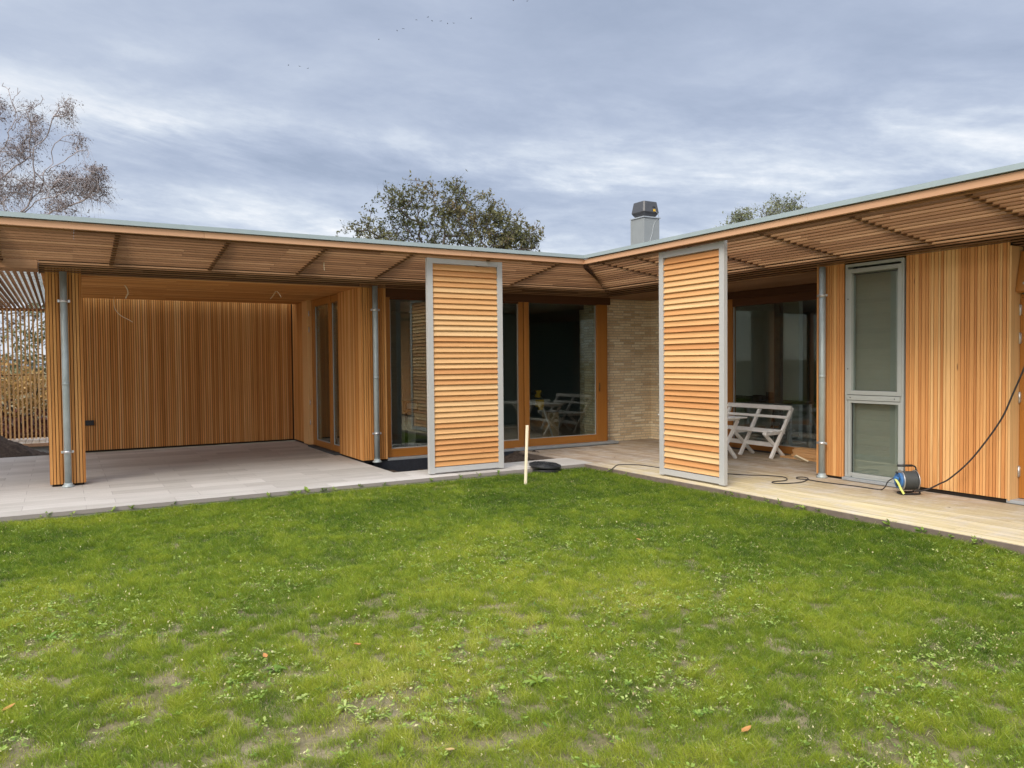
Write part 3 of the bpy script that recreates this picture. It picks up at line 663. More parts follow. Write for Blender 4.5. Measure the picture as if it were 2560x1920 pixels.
# --- interior shell
a = MB(); a.prism([(-2.60, 2.31), (2.2, 2.31), (2.2, 2.86), (3.42, 2.86), (3.42, -2.8), (2.11, -2.8), (2.11, -9.6), (8.4, -9.6), (8.4, 8.4), (2.62, 8.4), (2.62, 6.2), (-2.60, 6.2)], -.25, -.004)
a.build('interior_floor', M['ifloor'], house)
a = MB(); a.prism([(-2.60, 2.31), (2.2, 2.31), (2.2, 2.86), (3.42, 2.86), (3.42, -1.2), (8.4, -1.2), (8.4, 8.4), (2.62, 8.4), (2.62, 6.2), (-2.60, 6.2)], 2.66, 2.70)
a.prism([(2.11, -2.8), (2.11, -9.6), (8.4, -9.6), (8.4, -2.6), (3.42, -2.6), (3.42, -2.8)], 2.66, 2.70); a.box(3.42, 3.9, -2.6, -1.2, 2.66, 2.70); a.box(5.0, 8.4, -2.6, -1.2, 2.66, 2.70)
a.box(3.86, 3.9, -2.6, -1.2, 2.701, 2.964); a.box(5.0, 5.04, -2.6, -1.2, 2.701, 2.964); a.box(3.86, 5.04, -2.64, -2.601, 2.701, 2.964); a.box(3.86, 5.04, -1.199, -1.16, 2.701, 2.964)
a.build('interior_ceiling', M['plaster'], house)
a = MB(); a.box(-2.60, 2.6, 6.20, 6.35, -.1, 2.9); a.box(2.6, 8.6, 8.4, 8.55, -.2, 2.9); a.box(8.4, 8.55, -9.6, -4.2, -.2, 2.9); a.box(8.4, 8.55, -1.3, 8.4, -.2, 2.9); a.box(8.4, 8.55, -4.2, -1.3, 2.4, 2.9); a.box(8.4, 8.55, -4.2, -1.3, -.2, .1); a.box(2.6, 2.7, 6.2, 8.4, -.2, 2.9); a.box(2.12, 8.4, -9.7, -9.6, -.2, 2.9)  # gap in the far wall is added out of view to light the rooms
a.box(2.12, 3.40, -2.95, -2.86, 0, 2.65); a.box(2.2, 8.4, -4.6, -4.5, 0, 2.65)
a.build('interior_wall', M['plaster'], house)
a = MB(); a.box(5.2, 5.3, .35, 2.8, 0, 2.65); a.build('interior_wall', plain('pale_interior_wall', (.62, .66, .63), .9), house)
a = MB(); a.box(3.58, 3.66, -.58, -.46, 0, 2.5, .5); a.build('interior_post', M['bark'], house)

# --- downpipes
def downpipe(x, y, axis, ztop, label, zb=0.0):
    a = MB(); a.tube([(x, y, zb + .01), (x, y, ztop)], .042, 20); a.tube([(x, y, 1.30), (x, y, 1.34)], .0435, 20)
    dp = a.build('downpipe', M['galv'], house, label=label)
    b = MB(); b.tube([(x, y, zb), (x, y, zb + .018), (x, y, zb + .03), (x, y, zb + .055)], [.074, .070, .052, .047], 20); b.build('foot_collar', M['galv'], dp)
    for z in (.45, 2.37):
        b = MB(); b.tube([(x, y, z - .016), (x, y, z + .016)], .049, 20)
        if axis == 'x':
            b.box(x - .070, x + .070, y - .006, y + .004, z - .016, z + .016); b.tube([(x - .066, y - .012, z), (x - .066, y + .01, z)], .008, 8); b.tube([(x + .066, y - .012, z), (x + .066, y + .01, z)], .008, 8)
            b.tube([(x, y + .04, z), (x, y + .11, z)], .007, 6)
        else:
            b.box(x - .006, x + .004, y - .078, y + .078, z - .016, z + .016); b.tube([(x - .012, y - .066, z), (x + .01, y - .066, z)], .008, 8)
            b.tube([(x + .04, y, z), (x + .09, y, z)], .007, 6)
        b.build('bracket', M['steel'], dp)
downpipe(-6.755, 1.885, 'x', 2.74, 'round metal downpipe in front of the slat column')
downpipe(-2.578, 1.955, 'x', 2.74, 'round metal downpipe in front of the projecting slat box')
downpipe(1.752, -2.83, 'y', 2.74, 'round metal downpipe on the deck before the narrow pier')

# --- socket, hanging ceiling wires
a = MB(); a.box(-6.46, -6.32, 6.10, 6.149, .485, .575); a.box(-6.445, -6.335, 6.09, 6.099, .497, .563); a.build('power_socket', M['black'], house, .004)
def curve_pts(ctrl, n=8):
    c = [np.array(q, float) for q in ctrl]; c = [2 * c[0] - c[1]] + c + [2 * c[-1] - c[-2]]; out = []
    for i in range(1, len(c) - 2):
        for k in range(n):
            t = k / n; p0, p1, p2, p3 = c[i - 1:i + 3]
            out.append(.5 * (2 * p1 + (p2 - p0) * t + (2 * p0 - 5 * p1 + 4 * p2 - p3) * t * t + (3 * p1 - p0 - 3 * p2 + p3) * t ** 3))
    out.append(c[-2]); return out
for k, (ctrl, r_) in enumerate((
    ([(-5.97, 3.24, 2.73), (-5.94, 3.22, 2.68), (-5.925, 3.22, 2.61), (-5.95, 3.22, 2.56), (-5.96, 3.22, 2.53)], .006),
    ([(-5.99, 5.40, 2.73), (-6.0, 5.38, 2.62), (-5.98, 5.36, 2.5), (-5.90, 5.36, 2.40), (-5.78, 5.36, 2.33), (-5.72, 5.36, 2.29)], .004),
    ([(-3.76, 3.29, 2.73), (-3.72, 3.29, 2.69), (-3.69, 3.28, 2.63)], .005),
    ([(-3.77, 3.29, 2.73), (-3.81, 3.29, 2.66), (-3.86, 3.29, 2.60)], .005),
    ([(-3.72, .80, 2.91), (-3.72, .80, 2.86), (-3.715, .80, 2.80)], .004))):
    a = MB(); a.tube(curve_pts(ctrl, 5), r_ * 1.5, 6); a.build('hanging_wire', M['wire'], house)

# --- chimney
a = MB(); cx, cy_ = 4.19, 3.565; h_ = .215
a.box(cx - h_, cx + h_, cy_ - h_, cy_ + h_, 3.0, 4.60, .5); a.box(cx - h_ - .012, cx - h_ + .02, cy_ + h_ - .03, cy_ + h_ + .004, 3.05, 4.59, .5)
chim = a.build('chimney', M['chimney'], house, .006)
a = MB(); q = h_ + .02; a.box(cx - q, cx + q, cy_ - q, cy_ + q, 4.602, 4.625); a.build('cap_plate', M['sill'], chim)
def ring(hw, ch, z): return [(cx - hw + ch, cy_ - hw, z), (cx + hw - ch, cy_ - hw, z), (cx + hw, cy_ - hw + ch, z), (cx + hw, cy_ + hw - ch, z), (cx + hw - ch, cy_ + hw, z), (cx - hw + ch, cy_ + hw, z), (cx - hw, cy_ + hw - ch, z), (cx - hw, cy_ - hw + ch, z)]
a = MB(); lv = [(.155, .05, 4.63), (.215, .06, 4.715), (.222, .06, 4.735), (.186, .05, 4.955), (.17, .05, 4.965)]
vs = [q_ for (hw, ch, z) in lv for q_ in ring(hw, ch * .55, z)]
fs = [(i * 8 + k, i * 8 + (k + 1) % 8, (i + 1) * 8 + (k + 1) % 8, (i + 1) * 8 + k) for i in range(len(lv) - 1) for k in range(8)] + [tuple(range(7, -1, -1)), tuple(range(32, 40))]
a.add(vs, fs, .5); a.build('smoke_fan', M['anthracite'], chim, .004)
a = MB(); a.add([(cx + .035, cy_ - .226, 4.745), (cx + .105, cy_ - .226, 4.745), (cx + .105, cy_ - .217, 4.795), (cx + .035, cy_ - .217, 4.795)], [(0, 1, 2, 3)]); a.build('warning_sticker', M['yellow'], chim)
a = MB(); a.add([(cx + .03, cy_ - .2155, 4.832), (cx + .11, cy_ - .2155, 4.832), (cx + .11, cy_ - .210, 4.855), (cx + .03, cy_ - .210, 4.855)], [(0, 1, 2, 3)]); a.build('vent_slot', M['black'], chim)
a = MB(); a.tube(curve_pts([(cx + .10, cy_ - .225, 4.75), (cx + .16, cy_ - .235, 4.69), (cx + .19, cy_ - .225, 4.63), (cx + .16, cy_ - .222, 4.60), (cx + .05, cy_ - .221, 4.45), (cx + .0, cy_ - .221, 4.25), (cx - .08, cy_ - .221, 4.05)], 5), .005, 6); a.build('fan_cable', M['sill'], chim)

# ------------------------------------------------------------------ louvre screens
def louvre(loc, axis, label, d=1):
    """loc = corner of the outer face; axis 'x' faces -Y, axis 'y' faces -X and runs towards -Y"""
    L = 1.175; o = thing('louvre_screen', label, 'louvre screen', loc, 'sliding timber louvre screens in grey frames')
    x0, y0, _z = loc; dp = .058; t = .082
    def bx(mb, a0, a1, d0, d1, z0, z1, tone=None):
        if axis == 'x': mb.box(x0 + a0, x0 + a1, y0 + d0, y0 + d1, z0, z1, tone)
        else: mb.box(x0 + d0, x0 + d1, y0 - a0, y0 - a1, z0, z1, tone)
    a = MB()
    for (a0, a1) in ((0, t), (L - t, L)):
        bx(a, a0, a1, .0, dp, .015, 2.992, .5)
        bx(a, a0 + (.012 if a0 == 0 else t - .016), a0 + (.016 if a0 == 0 else t - .012), -.0015, .001, .02, 2.985, .5)
    bx(a, t, L - t, .002, dp, .025, .098, .5); bx(a, t, L - t, .002, dp, 2.905, 2.982, .5)
    a.build('frame', M['frame_grey'], o, .004)
    s = MB(); n = 37; z0 = .112; p = (2.90 - .118) / n
    for i in range(n):
        zb = z0 + i * p + random.uniform(-.0018, .0018); an = R(24 + random.uniform(-2.0, 2.0)); h = .083; th = .019
        sag = random.uniform(-.0015, .0015)
        # section: bottom edge outwards
        b0 = (.006, zb); tp = (.006 + math.sin(an) * h, zb + math.cos(an) * h)
        nx_, nz_ = math.cos(an) * th, -math.sin(an) * th
        sec = [b0, tp, (tp[0] + nx_, tp[1] + nz_), (b0[0] + nx_, b0[1] + nz_)]
        vs = []
        for e, aa in enumerate((t + .001, L - t - .001)):
            for (dd, zz_) in sec:
                zz_ += sag * (1 if e else -1)
                vs.append((x0 + aa, y0 + dd, zz_) if axis == 'x' else (x0 + dd, y0 - aa, zz_))
        s.add(vs, [(0, 1, 2, 3), (7, 6, 5, 4), (0, 4, 5, 1), (1, 5, 6, 2), (2, 6, 7, 3), (3, 7, 4, 0)])
    s.build('louvre_slats', M['larch_x' if axis == 'x' else 'larch_y'], o)
    r_ = MB(); bx(r_, .10, .16, .02, .04, 2.993, 3.02); r_.build('hanger', M['galv'], o); r_ = MB(); bx(r_, L - .16, L - .10, .02, .04, 2.993, 3.02); r_.build('hanger', M['galv'], o)
    return o
louvre((-2.475, .205, 0), 'x', 'larch louvre screen in grey frame standing on the paving strip beside the wooden stake')
louvre((.135, -1.51, 0), 'y', 'larch louvre screen in grey frame standing on the deck edge beside the white bench')

# ------------------------------------------------------------------ garden bench and table
Wt = M['white']
bench = thing('garden_bench', 'white painted slatted bench with crossed legs in front of the dark terrace glazing', 'bench', (2.95, -.5, 0))
for (y, side) in ((-1.16, -1), (-.53, 0), (.12, 1)):
    a = MB(); a.bar((2.70, y, .0), (3.19, y, .775), .045, .05, (0, 1, 0), .5); a.build('leg', Wt, bench, .005)
    a = MB(); yy = y + (.047 if side <= 0 else -.047); a.bar((2.60, yy, .405), (3.06, yy, .0), .045, .045, (0, 1, 0), .5); a.build('leg', Wt, bench, .005)
    a = MB(); a.bar((2.60, y + .02, .385), (3.03, y + .02, .395), .04, .045, (0, 0, 1), .5); a.build('seat_bearer', Wt, bench, .005)
for (x, z, h) in ((3.165, .775, .075), (3.085, .63, .045)):
    a = MB(); a.bar((x - .03, -1.19, z), (x - .03, .15, z), .022, h, (.85, 0, .53) if False else (.53, 0, .85), .5); a.build('back_rail', Wt, bench, .005)
for i in range(7):
    if i in (1,): continue
    x = 2.615 + i * .063
    a = MB(); a.bar((x, -1.18, .425 - (.012 if i in (3, 4) else 0)), (x, .14, .425 - (.012 if i in (3, 4) else 0)), .045, .018, (0, 0, 1), .5); a.build('seat_slat', Wt, bench, .004)
a = MB(); a.bar((2.835, -1.16, .205), (2.835, .12, .205), .03, .07, (0, 0, 1), .5); a.build('stretcher', Wt, bench, .005)

table = thing('garden_table', 'white painted garden table with crossed legs half hidden by the right louvre screen', 'table', (2.05, -.3, 0))
for i in range(7):
    x = 1.72 + i * .093
    a = MB(); a.box(x, x + .085, -1.0, .35, .640, .660, .5); a.build('table_slat', Wt, table, .004)
for y in (-.86, .2):
    a = MB(); a.bar((2.30, y, .60), (1.90, y, .0), .055, .035, (0, 1, 0), .5, e1=.0); a.build('leg', Wt, table, .005)
    a = MB(); a.bar((1.78, y + .037, .60), (2.30, y + .037, .0), .055, .035, (0, 1, 0), .5); a.build('leg', Wt, table, .005)
    a = MB(); a.box(1.76, 2.33, y - .02, y + .055, .602, .638, .5); a.build('cross_bearer', Wt, table, .004)
a = MB(); a.bar((2.07, -.86, .30), (2.07, .2, .30), .03, .05, (0, 0, 1), .5); a.build('stretcher', Wt, table, .004)

# offcuts by the sill
st = thing('board_stack', 'small stack of raw larch boards lying before the terrace sill, right of the bench', 'board stack', (3.1, -1.7, 0))
for k, (x0, x1, y0, z0, z1) in enumerate(((3.10, 3.29, -1.22, .026, .058), (3.12, 3.29, -1.24, .059, .092), (3.11, 3.28, -1.23, .093, .126), (3.13, 3.29, -1.25, .127, .158), (2.98, 3.28, -1.10, .0, .025))):
    a = MB(); a.box(x0, x1, y0 - 1.2, y0, z0, z1); a.build('board', M['board_y'], st, .002)
a = MB(); a.bar((2.72, -1.60, .09), (2.85, -1.72, .0), .10, .02, (.3, .2, .9)); 
tag(a.build('wood_offcut', M['stake']), 'pale wood offcut lying on the deck just left of the downpipe foot', 'wood offcut')

# ------------------------------------------------------------------ stake, lid
a = MB(); a.bar((-1.593, -.854, -.30), (-1.549, -.854, .715), .026, .034, (0, 1, 0), .5)
tag(a.build('wooden_stake', M['stake'], None, .002), 'pale raw pine stake driven into the lawn before the louvre screen', 'stake')
lid = thing('drain_cover', 'round black plastic drain cover lying at the edge of the paving and lawn', 'drain cover', (-.62, .27, 0))
def disc(mb, c, r, z0, z1, n=40, tiltx=0.0, tilty=0.0):
    vs = []
    for (rr, z) in ((r, z0), (r, z1)):
        for k in range(n):
            an = 2 * math.pi * k / n; dx, dy = rr * math.cos(an), rr * math.sin(an); vs.append((c[0] + dx, c[1] + dy, z + dx * tiltx + dy * tilty))
    mb.add(vs, [tuple(range(n - 1, -1, -1)), tuple(range(n, 2 * n))] + [(k, (k + 1) % n, n + (k + 1) % n, n + k) for k in range(n)], .5)
lc = (-.73, -.03)
a = MB(); disc(a, lc, .215, -.09, -.012); a.build('shaft_ring', M['black'], lid, .006)
a = MB(); disc(a, (lc[0] - .01, lc[1] + .01), .235, .02, .05, tiltx=-.04, tilty=.07); a.build('lid', M['black'], lid, .006)
a = MB()
for rr in (.20, .13, .06):
    n = 40; pts = [(lc[0] - .01 + rr * math.cos(2 * math.pi * k / n), lc[1] + .01 + rr * math.sin(2 * math.pi * k / n), .053 - .04 * rr * math.cos(2 * math.pi * k / n) + .07 * rr * math.sin(2 * math.pi * k / n)) for k in range(n + 1)]
    a.tube(pts, .006, 6, caps=False)
for k in range(8):
    an = math.pi * k / 4 + .2; c_, s_ = math.cos(an), math.sin(an)
    a.bar((lc[0] - .01 + .05 * c_, lc[1] + .01 + .05 * s_, .054 + (-.04 * .05 * c_ + .07 * .05 * s_)), (lc[0] - .01 + .21 * c_, lc[1] + .01 + .21 * s_, .054 + (-.04 * .21 * c_ + .07 * .21 * s_)), .012, .010)
a.build('lid_ribs', M['black'], lid)

# ------------------------------------------------------------------ cords and cable reel
def pix(x, y, ax, v):
    """3D point on an axis plane (photo measurement turned into place coordinates)"""
    d = _fw * FPX + _r * (x - 1280) - _u * (y - 960); t = (v - CAM[ax]) / d[ax]; return CAM + d * t
c1 = [(1518, 1180), (1528, 1174), (1542, 1163), (1556, 1161.5), (1590, 1161.8), (1620, 1165), (1647, 1169), (1700, 1176), (1760, 1181), (1821, 1184.5), (1870, 1187.5), (1921, 1189), (1957, 1192), (1968, 1197), (1962, 1201.5), (1936, 1203.5), (1930, 1206.2), (1942, 1208.4), (1962, 1208.6), (1989, 1207.2), (2007, 1204.6), (2017, 1200), (2020, 1196), (2011, 1193), (1994, 1193), (1991, 1195.5), (2000, 1197.5), (2017, 1198.6), (2047, 1203.8), (2086, 1209), (2120, 1213), (2155, 1217.5), (2185, 1222), (2203, 1224)]
pts = [pix(x, y, 2, .006) for x, y in c1]
e_ = pix(2203, 1224, 2, .006)
rc = np.array([1.50, -4.17, 0.0]); rx = _r0; ry = np.array([_fw[0], _fw[1], 0]); ry /= np.linalg.norm(ry)   # reel frame: axis along rx
pts += [pix(2213, 1217, 0, 1.44), pix(2219, 1205, 0, 1.44), pix(2230, 1197, 0, 1.44), pix(2240, 1196.5, 0, 1.45)]
a = MB(); a.tube(curve_pts(pts, 4), .0065, 7)
tag(a.build('extension_cord', M['rubber']), 'black cable snaking over the deck from the lawn to the cable reel', 'cable')
c2 = [(2290, 1228), (2303, 1227), (2327, 1220), (2350, 1209), (2374, 1196.5), (2421, 1156), (2468, 1099), (2506, 1043), (2530, 990), (2560, 921), (2590, 845), (2615, 770)]
pts = [pix(x, y, 0, 1.66) for x, y in c2]
pts[0] = pix(2288, 1228, 0, 1.50); pts[1] = pix(2303, 1227.5, 0, 1.56)
a = MB(); a.tube(curve_pts(pts, 5), .009, 8)
tag(a.build('supply_cable', M['rubber']), 'thick black cable hanging in an arc across the slatted wall down to the reel', 'cable')

def rp(a_, b_, z): return rc + rx * a_ + ry * b_ + np.array([0, 0, z])
reel = thing('cable_reel', 'portable cable reel with blue face and black tube stand beside the grey window', 'cable reel', tuple(rc))
def rdisc(name, a0, a1, r, z, mt_, n=32):
    b = MB(); b.tube([rp(a0, 0, z), rp(a1, 0, z)], r, n, smooth=False); return b.build(name, mt_, reel, .002)
zr = .155
rdisc('drum_core', -.075, .075, .092, zr, M['rubber'])
b = MB()
for k in range(12):
    t_ = -.07 + k * .0125; n = 28; b.tube([rp(t_, .100 * math.cos(2 * math.pi * j / n), zr + .100 * math.sin(2 * math.pi * j / n)) for j in range(n + 1)], .0075, 6, caps=False)
b.build('wound_cable', plain('dark_grey_cable', (.06, .065, .065), .5, var=.2), reel)
rdisc('flange', -.088, -.080, .120, zr, M['steel']); rdisc('flange', .080, .088, .120, zr, M['steel'])
rdisc('socket_face', -.112, -.089, .088, zr, M['blue'])
for k in range(3):
    b = MB(); an = k * 2.1 + .5; c_ = rp(-.114, .045 * math.cos(an), zr + .045 * math.sin(an)); b.tube([c_, c_ - rx * .008], .020, 12); b.build('socket', M['black'], reel)
b = MB(); b.tube([rp(-.112, .0, zr + .085), rp(-.135, .0, zr + .10)], .012, 8); b.build('crank_knob', M['black'], reel)
b = MB(); b.tube([rp(-.115, -.03, zr + .02), rp(-.165, -.035, zr + .035)], .024, 10); b.build('plug', M['blue'], reel, .002)
b = MB()
b.tube(curve_pts([rp(-.105, 0, .325), rp(.0, 0, .325), rp(.06, 0, .322), rp(.095, 0, .29), rp(.104, -.02, .15), rp(.112, -.05, .03), rp(.10, -.065, .012), rp(-.0, -.07, .010), rp(-.085, -.065, .010), rp(-.095, .02, .010), rp(-.06, .085, .010), rp(.08, .085, .010), rp(.112, .07, .03), rp(.107, .03, .15), rp(.099, .01, .28)], 5), .0095, 8)
b.tube([rp(-.11, 0, zr), rp(.115, 0, zr)], .008, 8)
b.build('stand_frame', M['black'], reel)
b = MB(); b.tube([rp(-.115, 0, .326), rp(.05, 0, .325)], .014, 10); b.build('handle', M['black'], reel)
b = MB()
tp_ = [rp(-.165, -.05, zr + .03), rp(-.14, -.07, zr - .02), rp(-.115, -.085, zr - .09), rp(-.09, -.095, .02)]
for k in range(3): b.bar(tp_[k], tp_[k + 1], .026, .004, rx * .3 - ry, .6, e1=.004)
b.build('label_tape', M['lime'], reel)

# ------------------------------------------------------------------ things seen through the glass
saw = thing('mitre_saw', 'yellow and black mitre saw on a trestle stand behind the large sliding pane', 'saw', (1.25, 3.4, 0))
b = MB(); b.box(.2, 1.55, 3.33, 3.40, .74, .80); b.box(.2, 1.55, 3.44, 3.50, .74, .80); b.build('stand_beam', M['frame_grey'], saw, .003)
for (p0, p1) in (((1.32, 3.30, .74), (1.57, 3.25, 0)), ((1.22, 3.5, .74), (1.15, 3.9, 0)), ((.45, 3.3, .74), (.25, 3.1, 0)), ((.5, 3.5, .74), (.4, 3.9, 0))):
    b = MB(); b.tube([p0, p1], .018, 8); b.build('leg', M['frame_grey'], saw)
b = MB(); b.box(1.20, 1.36, 3.26, 3.34, .66, .80); b.box(1.24, 1.33, 3.25, 3.30, .60, .66); b.build('clamp', M['yellow'], saw, .006)
b = MB(); b.box(1.24, 1.30, 3.30, 3.42, .84, .97); b.tube([(1.22, 3.35, .95), (1.34, 3.35, .96)], .03, 10); b.build('motor_housing', M['yellow'], saw, .01)
b = MB(); b.tube([(1.14, 3.36, .93), (1.22, 3.36, .94)], .035, 12); b.tube([(1.31, 3.3, .90), (1.37, 3.3, .82)], .014, 8); b.build('handle', M['black'], saw)
b = MB(); b.box(1.62, 1.86, 3.5, 3.75, 0, .52)
tag(b.build('plywood_box', M['card'], None, .003), 'brown box on the floor inside, right of the saw stand', 'box')
b = MB(); b.box(-1.42, -1.24, 3.55, 3.8, 0, .56); tag(b.build('insulation_pack', M['concrete'], None, .003), 'pale grey pack standing inside the left window', 'pack')
fl = thing('site_lamp', 'black site lamp on a stand inside the left window', 'lamp', (-1.42, 3.5, 0))
b = MB(); b.box(-1.50, -1.24, 3.42, 3.52, .66, .86, .5); b.build('lamp_head', M['black'], fl, .012)
b = MB(); b.box(-1.46, -1.28, 3.405, 3.418, .72, .82, .5); b.build('lamp_glass', M['frame_grey'], fl)
b = MB(); b.tube([(-1.45, 3.48, .68), (-1.45, 3.5, 0)], .03, 8); b.build('stand', M['black'], fl)
b = MB(); b.tube([(4.36, .05, 1.58), (4.2, .18, .0)], .022, 6); tag(b.build('broom_stick', M['rubber']), 'dark pole leaning on the inner wall behind the terrace glass', 'pole')
wb = thing('work_bench', 'cluttered dark workbench inside behind the garden bench', 'workbench', (4.1, -.3, 0))
b = MB(); b.box(3.75, 4.35, -.7, .9, .78, .82); b.build('bench_top', M['dark'], wb)
for (x, y) in ((3.8, -.6), (4.3, -.6), (3.8, .8), (4.3, .8)):
    b = MB(); b.box(x - .03, x + .03, y - .03, y + .03, 0, .779); b.build('leg', M['frame_grey'], wb)
b = MB()
for k in range(9): 
    x, y = random.uniform(3.78, 4.1), random.uniform(-.65, .8); b.box(x, x + random.uniform(.06, .2), y, y + random.uniform(.06, .25), .821, .83 + random.uniform(.02, .14))
b.build('clutter', M['rubber'], wb)
b = MB()
for k in range(5): b.box(3.72 + k * .02, 4.2, -.6 + k * .05, .5, .10 + k * .05, .12 + k * .05)
b.build('lower_shelf', M['concrete'], wb)

# ------------------------------------------------------------------ slatted screen at the far left
scr = thing('slatted_screen', 'open pergola of thin timber slats bending down into a see-through screen behind the soil heap', 'pergola', (-7.6, 9.6, 0))
b = MB(); x = -7.065
while x > -12.2: b.box(x - .016, x + .016, 9.58, 9.625, .02, 2.74); x -= .0755
b.build('screen_slats', M['post_z'], scr)
b = MB(); x = -7.065
while x > -12.2: b.box(x - .015, x + .015, 2.06, 9.578, 2.74, 2.785); x -= .0755
b.build('roof_slats', M['eave_y'], scr)
b = MB(); y = 2.6
while y < 9.6: b.box(-12.2, -7.03, y, y + .05, 2.86, 2.90); y += .42
b.build('cross_batten', M['galv'], scr)
b = MB(); b.box(-12.2, -7.03, 9.63, 9.67, .04, .10); b.box(-12.2, -7.03, 9.63, 9.67, 2.7, 2.76); b.box(-12.2, -7.03, 9.63, 9.67, 1.35, 1.37); b.build('rail', M['brown_x'], scr)
for x in (-9.5, -12.0):
    b = MB(); b.box(x, x + .08, 9.69, 9.77, -.2, 2.9); b.build('post', M['brown_y'], scr)
led = thing('timber_walkway', 'low timber board walkway on a pale concrete edge below the slatted screen', 'walkway', (-8, 9.3, 0))
b = MB(); x = -7.0
while x > -12.3: b.box(x - .112, x, 8.88, 10.6, -.045, -.020); x -= .120
b.build('walkway_boards', M['deck'], led)
b = MB(); b.box(-12.4, -7.0, 8.855, 8.878, -.085, -.018, .5); b.build('edge_board', M['fascia_x'], led)
b = MB(); b.box(-12.4, -7.0, 8.90, 9.1, -.45, -.046, .5); b.build('concrete_edge', M['concrete'], led)

# ------------------------------------------------------------------ trees
def grow(tips, base, first, nstep=.35, seed=1, guides=()):
    """connect tips to a growing skeleton. returns nodes, parents"""
    r_ = np.random.default_rng(seed); nodes = [np.array(base, float)]; par = [-1]
    n = max(2, int(np.linalg.norm(np.array(first) - base) / nstep)); 
    for i in range(1, n + 1):
        q = np.array(base) + (np.array(first) - base) * i / n + r_.normal(0, .03, 3) * (i < n); nodes.append(q); par.append(len(nodes) - 2)
    for gd in guides:
        A_ = np.array(nodes); last = int(np.argmin(np.linalg.norm(A_ - gd[0], axis=1))); cp = curve_pts([nodes[last]] + list(gd), 5)
        for q in cp[1:]:
            if np.linalg.norm(q - nodes[last]) < nstep * .5: continue
            nodes.append(q + r_.normal(0, .012, 3)); par.append(last); last = len(nodes) - 1
    order = np.argsort(np.linalg.norm(tips - np.array(first), axis=1) + r_.normal(0, .3, len(tips)))
    A = np.array(nodes); tipid = []
    for ti in order:
        t = tips[ti]; d = np.linalg.norm(A - t, axis=1); 
        up = np.maximum(0, A[:, 2] - t[2]) * 1.3                      # prefer branches coming from below
        j = int(np.argmin(d + up)); L = d[j]; k = max(1, int(L / nstep)); p0 = A[j]
        pd = p0 - nodes[par[j]] if par[j] >= 0 else np.array([0, 0, 1.]); pd = pd / (np.linalg.norm(pd) + 1e-9)
        new = []; last = j
        for i in range(1, k + 1):
            s = i / k; q = p0 * (1 - s) + t * s + pd * L * .22 * s * (1 - s) * 2 + r_.normal(0, .018, 3) * (i < k)
            nodes.append(q); par.append(last); last = len(nodes) - 1; new.append(q)
        A = np.vstack([A, np.array(new)]); tipid.append(last)
    return A, np.array(par), np.array(tipid)
TREE_ = 1
